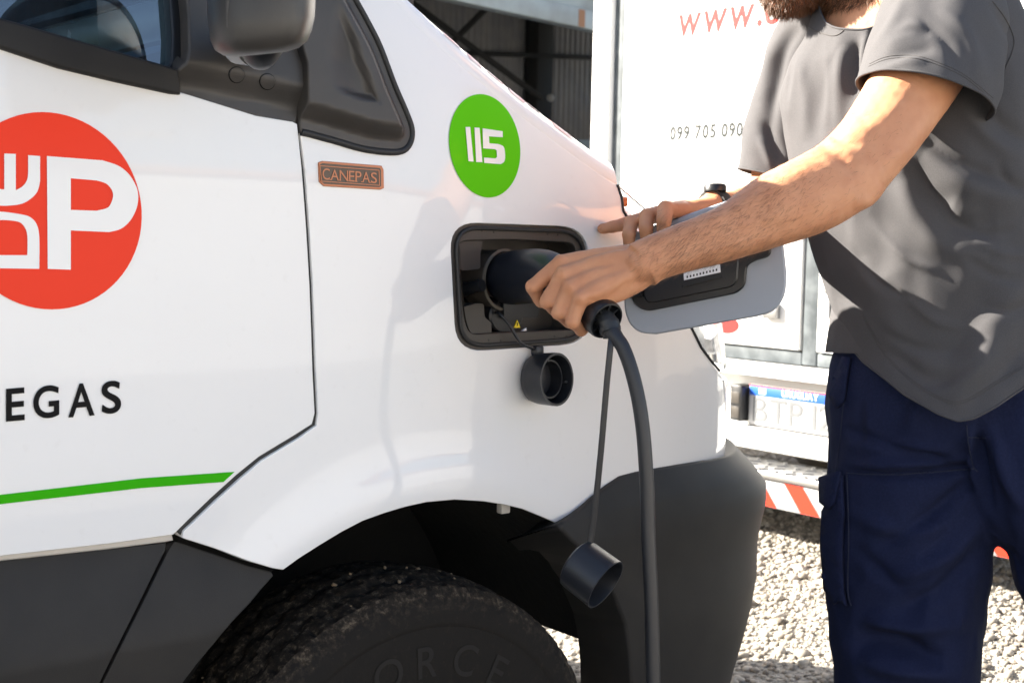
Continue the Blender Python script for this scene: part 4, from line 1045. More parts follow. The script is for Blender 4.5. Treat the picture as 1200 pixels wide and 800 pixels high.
# ================================================================== open shed far behind
shed = thing('open_shed', 'dark open shed with corrugated walls and a pale beam across its mouth', 'shed')
shed.location = (4.6, 8.8, 0); shed.rotation_euler = (0, 0, rad(11))
def local(p): return shed.matrix_basis.inverted() @ Vector(p)
SI = (Matrix.Translation(Vector((4.6, 8.8, 0))) @ Matrix.Rotation(rad(11), 4, 'Z')).inverted()
def shed_px(px, py, y=0.0):
    """pixel on the shed's local plane y = const"""
    o = SI @ Vector(CAM); d = (SI.to_3x3() @ Vector(raydir(px, py))); t = (y - o.y) / d.y; return o + d * t
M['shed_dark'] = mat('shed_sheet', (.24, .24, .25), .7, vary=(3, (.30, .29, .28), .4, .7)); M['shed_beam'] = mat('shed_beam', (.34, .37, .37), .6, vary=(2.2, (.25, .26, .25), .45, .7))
M['rust'] = mat('rust', (.30, .15, .08), .8)
def corrug(name, x0, x1, z0, z1, y, parent, axis='x', pitch=.16):
    n = int((x1 - x0) / pitch * 4); vs = []; fs = []
    for i in range(n + 1):
        a = x0 + (x1 - x0) * i / n; d = .025 * (1 if (i // 2) % 2 else -1)
        for z in (z0, z1): vs.append((a, y + d, z) if axis == 'x' else (y + d, a, z))
    for i in range(n): fs.append((2 * i, 2 * i + 2, 2 * i + 3, 2 * i + 1))
    return link(name, mesh(name, vs, fs, False), M['shed_dark'], parent)
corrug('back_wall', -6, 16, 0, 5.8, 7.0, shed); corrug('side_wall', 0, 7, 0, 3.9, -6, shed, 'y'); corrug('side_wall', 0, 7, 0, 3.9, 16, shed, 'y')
bm = bmesh.new(); rf = [(-.2, 3.9), (7.3, 5.85), (7.3, 5.95), (-.2, 4.0)]
r0 = [bm.verts.new((-6.3, y, z)) for y, z in rf]; r1 = [bm.verts.new((16.3, y, z)) for y, z in rf]; bm.faces.new(r0); bm.faces.new(r1[::-1])
for k in range(4): bm.faces.new((r0[k], r1[k], r1[(k + 1) % 4], r0[(k + 1) % 4]))
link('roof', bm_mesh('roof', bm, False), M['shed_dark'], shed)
A = shed_px(600, 4, -.12); B = shed_px(600, 18, -.12)
A2 = shed_px(690, 13, -.12); B2 = shed_px(690, 35, -.12)
assert A2.z < 3.88, A2.z
box_obj('front_beam', (-6, -.14, B2.z), (16, .02, A2.z), M['shed_beam'], shed, .01)
c = shed_px(683, 25, -.16); box_obj('rust_patch', (c.x - .05, -.143, B2.z + .005), (c.x + .06, -.139, A2.z - .01), M['rust'], shed, 0)
box_obj('front_wall', (-6, .0, A2.z), (16, .08, 3.9), M['shed_beam'], shed, 0)
for x in (-5.9, 15.8): box_obj('post', (x - .12, .03, 0), (x + .12, .27, A2.z), M['shed_dark'], shed, .01)
c = shed_px(627, 60, 6.85); box_obj('wall_column', (c.x - .22, 6.6, 0), (c.x + .22, 6.9, 5.6), mat('column_dark', (.02, .02, .02), .8), shed, .01)
for (a, b, y) in (((505, 20), (600, 90), 4.0), ((600, -20), (520, 60), 4.0), ((480, 60), (700, 68), 6.6)):
    p = shed_px(*a, y); q = shed_px(*b, y); d = (q - p) * .4
    tube_obj('truss_bar', [p - d, q + d], .045, bpy.data.materials['column_dark'], shed, 6)
c = shed_px(645, 115, 6.0); bm = bmesh.new(); bmesh.ops.create_uvsphere(bm, u_segments=16, v_segments=10, radius=.07, matrix=Matrix.Translation(c)); link('wall_lamp', bm_mesh('wall_lamp', bm), mat('lamp_opal', (.4, .4, .4), .4), shed)

# parked car in the shed's mouth, mostly hidden by the truck and the bonnet
M['car'] = mat('car_paint', (.45, .52, .56), .3, coat=.8)
car = thing('parked_car', 'pale blue car parked in the mouth of the dark shed', 'car')
cp_ = shed_px(700, 160, 1.6); car.location = shed.location; car.rotation_euler = shed.rotation_euler
CX = cp_.x + .6; ZR = cp_.z + .02
side = [(-2.0, .35), (-2.05, .75), (-1.9, .95), (-1.2, 1.02), (-.55, ZR - .06), (-.1, ZR), (.9, ZR), (1.35, ZR - .1), (1.85, 1.0), (2.0, .8), (2.0, .35)]
bm = bmesh.new(); f0 = [bm.verts.new((CX + x, .75 + (.12 if z > 1.05 else 0), z)) for x, z in side]; f1 = [bm.verts.new((CX + x, 2.45 - (.12 if z > 1.05 else 0), z)) for x, z in side]
bm.faces.new(f0); bm.faces.new(f1[::-1])
for k in range(len(side)): bm.faces.new((f0[k], f1[k], f1[(k + 1) % len(side)], f0[(k + 1) % len(side)]))
bmesh.ops.bevel(bm, geom=list(bm.edges), offset=.05, segments=2, affect='EDGES'); link('body', bm_mesh('body', bm), M['car'], car)
for x0, x1 in ((-.75, .2), (.28, 1.2)):
    bm = bmesh.new(); bm.faces.new([bm.verts.new((CX + x, yy, z)) for x, yy, z in ((x0 - .1, .735, 1.07), (x1, .735, 1.07), (x1 - .1, .86, ZR - .1), (x0 + .25, .86, ZR - .1))]); link('window', bm_mesh('window', bm, False), M['black'], car)
for x in (-1.25, 1.25):
    for y in (.93, 2.45):
        bm = bmesh.new(); lathe(bm, [(.18, -.18), (.29, -.18), (.31, -.15), (.31, -.03), (.29, 0), (.19, 0), (.001, -.03)], Matrix.Translation(Vector((CX + x, y, .31))) @ Matrix.Rotation(rad(90), 4, 'X'), 32); link('wheel', bm_mesh('wheel', bm), M['rubber'], car)

# ================================================================== what stands behind the camera and lights or mirrors in the van
M['stucco'] = mat('stucco', (.43, .42, .40), .9, bump=(30, .3, .01), vary=(1.2, (.38, .37, .355), .4, .7))
def building(name, label, lo, hi, wall, windows, roofmat):
    b = thing(name, label, 'building')
    box_obj('wall', lo, hi, wall, b, .02); box_obj('roof', (lo[0] - .3, lo[1] - .3, hi[2]), (hi[0] + .3, hi[1] + .3, hi[2] + .18), roofmat, b, .02)
    for (x, z, w, h) in windows:
        f = box_obj('window', (x, hi[1] - .04, z), (x + w, hi[1] + .03, z + h), M['tw'], b, .01); box_obj('pane', (x + .06, hi[1] + .025, z + .06), (x + w - .06, hi[1] + .034, z + h - .06), M['black'], f, 0)
    return b
M['tile'] = mat('roof_tile', (.30, .13, .08), .8)
yw = thing('bounce_wall', 'long unseen cream wall added to bounce sunlight onto the van', 'wall')  # unseen wall behind the camera, added to bounce warm sunlight onto the van
box_obj('wall', (-22, -8.9, 0), (34, -8.7, 2.35), M['stucco'], yw, .02); box_obj('coping', (-22, -8.95, 2.35), (34, -8.65, 2.43), M['tile'], yw, .02)
building('low_house', 'small cream house with a tiled roof beyond the yard', (-9, -34, 0), (2, -27, 3.4), M['stucco'], [(-7, 1, 1.4, 1.3), (-3, 1, 1.4, 1.3)], M['tile'])
tw = thing('lattice_tower', 'dark steel lattice tower rising beyond the yard', 'tower')
c = Vector((11.6, -30, 0))
for sx, sy in ((-1, -1), (1, -1), (1, 1), (-1, 1)): tube_obj('leg', [c + Vector((sx * 1.1, sy * 1.1, 0)), c + Vector((sx * .35, sy * .35, 10))], .09, M['shed_dark'], tw, 6)
for k in range(5):
    z0, z1 = k * 2.0, k * 2 + 2.0; w0 = 1.1 - .075 * z0; w1 = 1.1 - .075 * z1
    for s in (-1, 1):
        tube_obj('brace', [c + Vector((-w0, s * w0, z0)), c + Vector((w1, s * w1, z1))], .06, M['shed_dark'], tw, 6); tube_obj('brace', [c + Vector((w0, s * w0, z0)), c + Vector((-w1, s * w1, z1))], .06, M['shed_dark'], tw, 6)
for z, L in ((6.2, 3.2), (7.6, 3.4), (9.0, 2.6)): tube_obj('cross_arm', [c + Vector((-L, 0, z)), c + Vector((L, 0, z + .5))], .09, M['shed_dark'], tw, 6)
def leafmat():
    m = mat('leaves', (.05, .085, .028), .6); return m
LM = leafmat(); BM_ = mat('bark', (.10, .075, .05), .9, bump=(20, .5, .02))
def tree(label, x, y, h, r, seed):
    g_ = np.random.default_rng(seed); t = thing('yard_tree', label, 'tree', group='trees across the yard')
    pts = [Vector((x, y, 0)), Vector((x + .1, y, h * .3)), Vector((x, y + .1, h * .75))]; bm = bmesh.new(); tube(bm, pts, [.2, .15, .05], 10)
    for k in range(6):
        a = k * 1.05 + seed; tube(bm, [Vector((x, y, h * (.3 + .06 * k))), Vector((x + r * .7 * math.cos(a), y + r * .7 * math.sin(a), h * (.5 + .06 * k)))], [.08, .02], 6)
    link('trunk', bm_mesh('trunk', bm), BM_, t)
    cl = np.array([(x + r * .75 * g_.uniform(-1, 1), y + r * .75 * g_.uniform(-1, 1), h * g_.uniform(.42, .98)) for _ in range(26)]); n = 2600
    c = cl[g_.integers(0, 26, n)] + g_.normal(0, r * .2, (n, 3)); u = g_.normal(0, 1, (n, 3)); u /= np.linalg.norm(u, axis=1, keepdims=True); w = np.cross(u, g_.normal(0, 1, (n, 3))); w /= np.linalg.norm(w, axis=1, keepdims=True)
    s = g_.uniform(.08, .17, (n, 1)); v = np.stack([c - u * s, c + w * s * .5, c + u * s, c - w * s * .5], 1).reshape(-1, 3)
    link('crown', mesh('crown', v, [(4 * i, 4 * i + 1, 4 * i + 2, 4 * i + 3) for i in range(n)], False), LM, t)
for k, (x, y, h, r, lb) in enumerate(((4.5, -26, 4.0, 2.0, 'leafy green tree right of the small tiled house'), (8.0, -33, 4.2, 2.3, 'leafy green tree at the foot of the lattice tower'), (15.5, -36, 5, 2.4, 'leafy green tree behind the added cream wall, the shorter one'), (19.0, -34, 5.5, 2.6, 'leafy green tree behind the added cream wall, the taller one'), (-3, -22, 4.2, 2.0, 'leafy green tree in front of the small tiled house'))): tree(lb, x, y, h, r, k + 3)
# ================================================================== charging cable with its plug
cab = thing('charging_cable', 'black charging plug and cable held in the hand at the open port', 'charging cable')
ps = np.array([(594, 326, 1.850, 30), (601, 325.5, 1.838, 31.5), (615, 324, 1.815, 32), (632, 323, 1.790, 31.5), (644, 324, 1.768, 29), (652, 329, 1.748, 25), (661, 338, 1.728, 21.5), (675, 349, 1.706, 20), (690, 360, 1.688, 20.5), (700, 367.5, 1.678, 22)], float)
ps = spline(ps, 4)
bm = bmesh.new(); tube(bm, [V(a, b, c) for a, b, c, r in ps], [(r * c / FPX * .985, r * c / FPX) for a, b, c, r in ps], 32, ref=(0, 0, 1))
plug = link('plug_body', bm_mesh('plug_body', bm, angle=60), M['black'], cab)
plug.data.materials[0] = mat('plug_plastic', (.010, .012, .018), .36, bump=(400, .10, .001))
e0, e1 = V(700, 367.5, 1.678), V(711, 376, 1.664); ax = (e1 - e0).normalized(); EM = Matrix.Translation(e0) @ frame_from(ax)
L = (e1 - e0).length
bm = bmesh.new(); lathe(bm, [(.0215, -.006), (.0235, -.003), (.0245, .002), (.0245, L - .003), (.0235, L), (.0215, L + .0005), (.0205, L - .002), (.019, L - .010), (.0001, L - .010)], EM, 36)
collar = link('end_collar', bm_mesh('end_collar', bm), M['black'], cab)
for k in range(8):
    bm = bmesh.new(); add_box(bm, (-.0012, .009, L - .010), (.0012, .0205, L - .002), EM @ Matrix.Rotation(rad(45 * k), 4, 'Z'), 0); link('rib', bm_mesh('rib', bm), M['black'], collar)
g0 = e1 - ax * .010
bm = bmesh.new(); gl = [g0, g0 + ax * .010, g0 + ax * .016 + Vector((0, 0, -.001)), g0 + ax * .019 + Vector((0, 0, -.006)), g0 + ax * .021 + Vector((0, 0, -.016))]
tube(bm, gl, [.0125, .0125, .0120, .0115, .0105], 20); link('strain_relief', bm_mesh('strain_relief', bm, angle=70), M['rubber'], cab)
for k, s in enumerate((.3, .55, .8)):
    p = g0 + ax * (.010 + .008 * s) + Vector((0, 0, -.010 * s * s)); bm = bmesh.new(); tube(bm, [p, p + Vector((0, 0, -.003)) + ax * .002], [.0138, .0132], 18); link('relief_ring', bm_mesh('relief_ring', bm), M['black'], cab)
cp = [(718.5, 388, 1.647), (723, 396, 1.643), (730.5, 408, 1.640), (740, 434, 1.636), (748, 467, 1.633), (753, 500, 1.631), (756, 534, 1.630), (758.5, 580, 1.630), (760, 633, 1.630), (763, 700, 1.630), (765.5, 800, 1.630), (767, 950, 1.63), (768, 1150, 1.635)]
c3 = [P(*q) for q in cp]
base = c3[-1]; c3 += [np.array((base[0] + .03, base[1] - .01, .06)), np.array((base[0] + .12, base[1] - .05, .012)), np.array((base[0] + .5, base[1] - .15, .009)), np.array((base[0] + 1.2, base[1] + .1, .009))]
cpl = spline(c3, 6)
bm = bmesh.new(); tube(bm, [Vector(p) for p in cpl], .0088, 18); link('cable', bm_mesh('cable', bm), M['cable'], cab)
sp_ = spline([P(717, 389, 1.645), P(715, 410, 1.640), P(711, 450, 1.642), P(705, 520, 1.648), P(699, 580, 1.655), P(694, 620, 1.660), P(690.5, 643, 1.662)], 5)
bm = bmesh.new(); tube(bm, [Vector(p) for p in sp_], (.0038, .0022), 10, ref=FWD); link('strap', bm_mesh('strap', bm), M['cable'], cab)
# dust cap on the strap; opening looks right, down and towards the viewer
axd = Vector(RIGHT * .74 - UP * .50 - FWD * .45).normalized()
oc = V(710, 685, 1.645); KM = Matrix.Translation(oc - axd * .050) @ frame_from(axd)
bm = bmesh.new(); lathe(bm, [(.0001, 0), (.026, .0003), (.0315, .004), (.0325, .010), (.0333, .047), (.0335, .050), (.0312, .050), (.0305, .046), (.0298, .008), (.0001, .006)], KM, 44)
dc = link('dust_cap', bm_mesh('dust_cap', bm), M['cap'], cab)
# ================================================================== the man
man = thing('person', 'bearded person in grey t-shirt and navy cargo trousers plugging in the cable', 'person')
M['skin'] = mat('skin', (.60, .288, .155), .5, spec=.3, sss=.08, bump=(520, .35, .0012), vary=(42, (.52, .228, .118), .34, .78))
M['shirt'] = mat('grey_jersey', (.066, .064, .066), .95, spec=.2, wrinkle=(8, .55, .016), bump=(1400, .30, .0008), vary=(900, (.086, .083, .086), .35, .7))
M['navy'] = mat('navy_twill', (.0062, .0100, .0360), .9, spec=.25, wrinkle=(9, .8, .018), bump=(800, .35, .001), vary=(300, (.0095, .0145, .047), .4, .7))
M['navy_thread'] = mat('navy_thread', (.010, .014, .038), .8)
M['hair'] = mat('brown_hair', (.055, .026, .012), .55)
M['beard_red'] = mat('beard_hair', (.115, .048, .018), .5)
M['arm_hair'] = mat('arm_hair', (.13, .068, .036), .4)
SD = Vector(RIGHT * .774 - FWD * .633)              # along the shoulders, towards his left
ND = Vector(RIGHT * -.633 - FWD * .774)             # out of his chest
def remesh(bm, voxel, smooth=6, factor=.5):
    bmesh.ops.recalc_face_normals(bm, faces=bm.faces)
    me = bpy.data.meshes.new('tmp'); bm.to_mesh(me); bm.free(); o = bpy.data.objects.new('tmp', me); COL.objects.link(o)
    r = o.modifiers.new('r', 'REMESH'); r.mode = 'VOXEL'; r.voxel_size = voxel; r.use_smooth_shade = True
    if smooth: s = o.modifiers.new('s', 'SMOOTH'); s.factor = factor; s.iterations = smooth
    dg = bpy.context.evaluated_depsgraph_get(); out = bpy.data.meshes.new_from_object(o.evaluated_get(dg))
    bpy.data.objects.remove(o); bpy.data.meshes.remove(me)
    out.polygons.foreach_set('use_smooth', [True] * len(out.polygons)); return out
def limb(bm, st, seg=24, n=4, ref=None):
    """stations (px, py, depth, ra, rb) in photo pixels and metres"""
    q = spline([(*P(a, b, c), ra, rb) for a, b, c, ra, rb in st], n)
    tube(bm, [Vector(p[:3]) for p in q], [(p[3], p[4]) for p in q], seg, ref=FWD if ref is None else ref)
    for p in (q[0], q[-1]): ball(bm, Vector(p[:3]), min(p[3], p[4]))
def ball(bm, c, r, sc=(1, 1, 1), rot=None):
    mt = Matrix.Translation(c) @ (rot or Matrix.Identity(4)) @ Matrix.Diagonal((r * sc[0], r * sc[1], r * sc[2], 1))
    bmesh.ops.create_uvsphere(bm, u_segments=20, v_segments=12, radius=1, matrix=mt)
def finger(bm, j, r):
    pts = [V(*p) for p in j]
    for i in range(len(pts) - 1):
        n = 5; tube(bm, [pts[i].lerp(pts[i + 1], k / n) for k in range(n + 1)], [r[i] + (r[i + 1] - r[i]) * k / n - .0006 * math.sin(math.pi * k / n) for k in range(n + 1)], 16)
    for p, q in zip(pts, r): ball(bm, p, q * 1.0)

# ---- cloth helpers: folds are ridges laid along lines on the side that faces the viewer
def folds(me, lines, extra=None):
    n = len(me.vertices); co = np.zeros(n * 3); me.vertices.foreach_get('co', co); co = co.reshape(-1, 3)
    no = np.zeros(n * 3); me.vertices.foreach_get('normal', no); no = no.reshape(-1, 3)
    px, py, d = proj(co); face = sstep(-.1, .35, -(no @ FWD)); off = np.zeros(n)
    for pts, amp, w in lines:
        q = spline(pts, 6); dd = np.full(n, 1e9); tt = np.zeros(n); L = len(q) - 1
        for i in range(L):
            a, b = q[i], q[i + 1]; ab = b - a; t = np.clip(((px - a[0]) * ab[0] + (py - a[1]) * ab[1]) / (ab @ ab + 1e-9), 0, 1)
            r = np.hypot(px - a[0] - ab[0] * t, py - a[1] - ab[1] * t); k = r < dd; dd[k] = r[k]; tt[k] = (i + t[k]) / L
        off += amp * np.exp(-(dd / w) ** 2) * np.sin(np.pi * np.clip(tt, .0, 1) * .92 + .12) 
    off = off * face
    if extra is not None: off = off + extra(co, no)
    co = co + no * off[:, None]; me.vertices.foreach_set('co', co.ravel()); me.update()
def noise3(co, s, seed):
    g_ = np.random.default_rng(seed); out = np.zeros(len(co))
    for _ in range(7):
        k = g_.normal(0, s, 3); out += np.sin(co @ k + g_.uniform(0, 6.28)) / 7 * 1.6
    return out
LARM = [(752, 311, 1.672, .0295, .0215), (766, 303, 1.675, .0285, .0220), (799, 291, 1.682, .0302, .027), (828, 281.5, 1.688, .0322, .031), (855, 272, 1.696, .0352, .035), (880, 260, 1.705, .0405, .040), (905, 247, 1.712, .0460, .045), (933, 235, 1.722, .0495, .047), (962, 222, 1.735, .0510, .047), (990, 204, 1.752, .0505, .046), (1018, 175, 1.775, .0500, .047), (1043, 141, 1.80, .0525, .050), (1066, 106, 1.83, .0560, .054), (1092, 65, 1.865, .059, .058), (1112, 35, 1.90, .060, .060), (1090, 45, 1.96, .07, .07)]
RARM = [(832, 245, 1.945, .0255, .021), (850, 247, 1.975, .0275, .026), (875, 246, 2.04, .036, .036), (903, 238, 2.115, .044, .043), (915, 205, 2.15, .046, .045), (922, 150, 2.15, .049, .048), (940, 100, 2.14, .053, .052), (965, 60, 2.12, .06, .06), (1000, 45, 2.08, .07, .07)]
bm = bmesh.new()
limb(bm, LARM, 28, 4); limb(bm, RARM, 24, 4)
# left hand closed on the plug handle
LF = {'index': ([(658, 309, 1.700), (625, 336, 1.704), (634, 353, 1.727), (655, 352, 1.742)], [.0118, .0104, .0092, .0078]),
      'middle': ([(661, 322.5, 1.683), (642, 353, 1.687), (655, 366, 1.713), (674, 358, 1.727)], [.0122, .0106, .0094, .0080]),
      'ring': ([(669, 337, 1.669), (655.5, 366, 1.671), (668, 377, 1.698), (685, 369, 1.711)], [.0118, .0100, .0090, .0076]),
      'little': ([(680, 350, 1.657), (671, 377, 1.659), (681, 387, 1.682), (693, 379, 1.694)], [.0108, .0092, .0080, .0070])}
wr = (748, 314, 1.673)
for k, (nm, (j, r)) in enumerate(LF.items()):
    finger(bm, j, r)
    w0 = V(772 - k * 5, 294 + k * 6.5, 1.681 - k * .003); m0 = V(*j[0])
    n = 8; tube(bm, [w0.lerp(m0, i / n) + Vector(FWD) * (.004 * math.sin(math.pi * i / n)) for i in range(n + 1)], [(.0105 + .0035 * math.sin(math.pi * i / n) + (r[0] - .0105) * i / n, .0155 - .0035 * i / n) for i in range(n + 1)], 18, ref=FWD)
    ball(bm, m0 - Vector(FWD) * .0026, r[0] * 1.03); ball(bm, V(*j[1]) - Vector(FWD) * .001, r[1] * 1.04)
limb(bm, [(770, 303, 1.680, .024, .018), (745, 313, 1.688, .028, .018), (718, 321, 1.696, .028, .016), (690, 326, 1.702, .027, .014), (675, 328, 1.702, .022, .012)], 20, 3)     # palm body
finger(bm, [(735, 312, 1.702), (706, 318, 1.735), (684, 330, 1.752), (668, 343, 1.752)], [.016, .0135, .0115, .0092])
limb(bm, [(762, 318, 1.676, .014, .014), (742, 329, 1.678, .0165, .015), (716, 341, 1.674, .0165, .014), (692, 349, 1.668, .0125, .012)], 18, 3)
limb(bm, [(748, 306, 1.672, .017, .010), (722, 313, 1.676, .021, .0100), (696, 320, 1.680, .021, .0090), (678, 324, 1.684, .018, .007)], 20, 3)
# right hand: three fingers over the flap edge, little finger out on the wing
RF = [([(804, 247, 1.905), (780, 245, 1.862), (778, 259, 1.848), (777, 272, 1.850)], [.0125, .0122, .0110, .0092]),
      ([(792, 246, 1.922), (758, 253.5, 1.876), (757, 268, 1.860), (758, 281, 1.864)], [.0125, .0118, .0108, .0092]),
      ([(780, 248, 1.938), (740, 261, 1.890), (737, 275, 1.872), (737, 288, 1.876)], [.0122, .0112, .0102, .0086])]
lt = hit([702], [268])[0]; ltd = (lt - CAM) @ FWD
for j, r in RF: finger(bm, j, r)
finger(bm, [(768, 252, 1.945), (731, 263, ltd + .012), (717, 266, ltd - .002), (706, 268, ltd - .008)], [.0112, .0104, .0094, .0082])
for k, (x, y, d) in enumerate(((802, 247, 1.905), (792, 246, 1.922), (780, 248, 1.938), (768, 252, 1.945))):
    w0 = V(838, 242 + 2 * k, 1.935 + .012 * k); tube(bm, [w0.lerp(V(x, y, d), i / 5) for i in range(6)], [(.0155 - .0004 * i, .0145 - .0003 * i) for i in range(6)], 16)
finger(bm, [(832, 250, 1.930), (812, 262, 1.915), (796, 272, 1.905), (785, 280, 1.900)], [.015, .0125, .0112, .009])
# torso, neck, head, legs
TOR = [(1012, -12, 2.035, .060, .060), (1022, 8, 2.03, .10, .075), (1036, 30, 2.02, .145, .09), (1050, 65, 2.01, .17, .10), (1064, 120, 2.01, .178, .112), (1080, 220, 2.01, .172, .115), (1095, 300, 2.02, .160, .115), (1110, 370, 2.03, .150, .112), (1108, 440, 2.045, .145, .110), (1110, 500, 2.05, .12, .09)]
limb(bm, TOR, 32, 3, ref=ND)
limb(bm, [(1018, 20, 2.04, .062, .066), (1000, -12, 2.04, .060, .064), (984, -45, 2.04, .060, .066), (972, -75, 2.05, .06, .07)], 24, 3)
RLEG = [(1066, 520, 2.07, .09, .09), (1064, 650, 2.08, .088, .09), (1062, 800, 2.09, .07, .072), (1060, 880, 2.09, .06, .062), (1058, 960, 2.11, .056, .058), (1060, 1060, 2.13, .042, .045), (1062, 1110, 2.135, .04, .044)]
LLEG = [(1195, 530, 1.99, .085, .085), (1270, 640, 1.97, .085, .085), (1315, 780, 1.96, .074, .075), (1345, 880, 1.96, .062, .064), (1365, 970, 1.97, .057, .058), (1390, 1090, 1.99, .043, .045), (1400, 1160, 2.0, .04, .044)]
limb(bm, RLEG); limb(bm, LLEG)
FD = Vector(RIGHT * -.86 - UP * .18 - FWD * .47).normalized()                 # where his face looks
HC = V(946, -72, 2.035); HM = frame_from(FD, UP)
HR = HM.copy()
def hp(x, y, z): return HC + (HR.to_3x3() @ Vector((x, y, z)))             # x: his left in the picture plane, y: up, z: forward
ball(bm, hp(0, .035, -.012), 1, (.074, .090, .096), HR); ball(bm, hp(0, -.045, .034), 1, (.058, .060, .060), HR); ball(bm, hp(0, -.083, .052), 1, (.036, .026, .034), HR)
ball(bm, hp(0, -.012, .070), 1, (.052, .05, .025), HR); ball(bm, hp(0, .022, .078), 1, (.050, .016, .018), HR)
tube(bm, [hp(0, .018, .090), hp(0, -.008, .104), hp(0, -.024, .110)], [.008, .012, .014], 12); ball(bm, hp(-.011, -.026, .100), .009); ball(bm, hp(.011, -.026, .100), .009)
tube(bm, [hp(-.022, -.054, .090), hp(0, -.051, .098), hp(.022, -.054, .090)], [.004, .006, .004], 10); tube(bm, [hp(-.02, -.060, .088), hp(0, -.062, .097), hp(.02, -.060, .088)], [.004, .007, .004], 10)
for s in (-1, 1): ball(bm, hp(s * .074, -.002, -.010), 1, (.010, .030, .018), HR)
body = link('body', remesh(bm, .0024, 5), M['skin'], man)
folds(body.data, [([(742, 298), (700, 306), (664, 309)], .0006, 3.5), ([(744, 305), (705, 317), (668, 321)], .0006, 3.5), ([(744, 313), (712, 328), (676, 335)], .0006, 3.5), ([(744, 320), (718, 337), (686, 348)], .0005, 3.5),
    ([(730, 300), (712, 316), (694, 318), (682, 328)], .0007, 2.0), ([(735, 330), (728, 336), (716, 349)], -.0012, 2.5), ([(742, 290), (748, 312), (742, 340)], -.0010, 3.0), ([(686, 362), (690, 352), (700, 352)], -.0014, 2.2),
    ([(660, 300), (655, 306)], .0012, 5), ([(664, 318), (658, 321)], .0012, 5), ([(671, 333), (666, 337)], .0012, 5), ([(681, 347), (677, 350)], .0010, 5),
    ([(617, 340), (624, 345), (633, 343)], -.0010, 1.8), ([(772, 290), (830, 262), (900, 225), (950, 195)], .0022, 9), ([(780, 312), (850, 296), (930, 272), (990, 255)], .0020, 8), ([(960, 168), (985, 182), (1005, 205)], -.0045, 8), ([(972, 158), (990, 166), (1010, 170)], -.0030, 5),
    ([(1000, 236), (1020, 236), (1035, 218)], .0045, 9), ([(985, 140), (1020, 150), (1070, 110)], .0035, 12), ([(790, 285), (840, 268), (880, 262), (930, 240)], .0008, 2.5), ([(820, 300), (860, 284), (905, 277)], .0007, 2.2), ([(1030, 190), (1060, 175), (1090, 130)], .0025, 10)],
    lambda co, no: .0006 * noise3(co, 70, 21) + .0003 * noise3(co, 190, 22))
for s in (-1, 1):
    b2 = bmesh.new(); ball(b2, hp(s * .030, .004, .084), .0118); link('eye', bm_mesh('eye', b2), mat('eye_white', (.75, .73, .70), .2) if s < 0 else bpy.data.materials['eye_white'], man)
    b2 = bmesh.new(); ball(b2, hp(s * .030, .004, .0915), .0055); link('iris', bm_mesh('iris', b2), mat('iris_brown', (.05, .025, .012), .2) if s < 0 else bpy.data.materials['iris_brown'], man)
from mathutils.bvhtree import BVHTree
def bvh_of(me): 
    return BVHTree.FromPolygons([v.co[:] for v in me.vertices], [tuple(p.vertices) for p in me.polygons])
# hair cap and beard grown from the head surface
g2 = np.random.default_rng(5)
bco = np.zeros(len(body.data.vertices) * 3); body.data.vertices.foreach_get('co', bco); bco = bco.reshape(-1, 3)
bno = np.zeros(len(body.data.vertices) * 3); body.data.vertices.foreach_get('normal', bno); bno = bno.reshape(-1, 3)
loc = (bco - np.array(HC)) @ np.array(HR.to_3x3())                             # head coordinates
def strands(name, idx, n, length, width, direct, material, parent, lift=.35, jit=.35, seg=3):
    k = g2.choice(idx, n); p = bco[k] + g2.normal(0, .0012, (n, 3)); nr = bno[k]
    d = nr * lift + direct(p, nr) + g2.normal(0, jit, (n, 3)); d /= np.linalg.norm(d, axis=1, keepdims=True)
    L = length * g2.uniform(.6, 1.3, (n, 1)); side = np.cross(d, nr + g2.normal(0, .3, (n, 3))); side /= np.linalg.norm(side, axis=1, keepdims=True) + 1e-9
    rows = []
    for s in range(seg + 1):
        t = s / seg; c = p - nr * .0008 + d * L * t - nr * L * .28 * t * t; w = width * (1 - .8 * t)
        rows += [c - side * w, c + side * w]
    v = np.stack(rows, 1).reshape(-1, 3); m_ = 2 * (seg + 1); f = []
    for i in range(n):
        for s in range(seg): b_ = i * m_ + 2 * s; f.append((b_, b_ + 1, b_ + 3, b_ + 2))
    o = link(name, mesh(name, v, f), material, parent); return o
head = (np.abs(loc) < .16).all(1)
bi = np.where(head & (loc[:, 1] < -.030) & (loc[:, 1] > -.118) & (loc[:, 2] > -.004) & ~((np.abs(loc[:, 0]) < .019) & (loc[:, 1] > -.064) & (loc[:, 2] > .07)) & (loc[:, 1] < -.038 + .0 * loc[:, 2]))[0]
dn = np.array(HR.to_3x3() @ Vector((0, -1, .25)))
if len(bi): strands('beard', bi, 9000, .017, .00042, lambda p, n: np.tile(dn * .8, (len(p), 1)), M['beard_red'], man, .75, .3)
hi_ = np.where(head & (loc[:, 1] > .045 - .9 * np.clip(.03 - loc[:, 2], 0, .09)) & (loc[:, 2] < .085 - .0 * loc[:, 1]) & ~((loc[:, 2] > .055) & (loc[:, 1] < .062)))[0]
if len(hi_): strands('hair', hi_, 9000, .022, .0005, lambda p, n: np.tile(np.array(HR.to_3x3() @ Vector((0, .1, -.6))), (len(p), 1)), M['hair'], man, .5, .3)
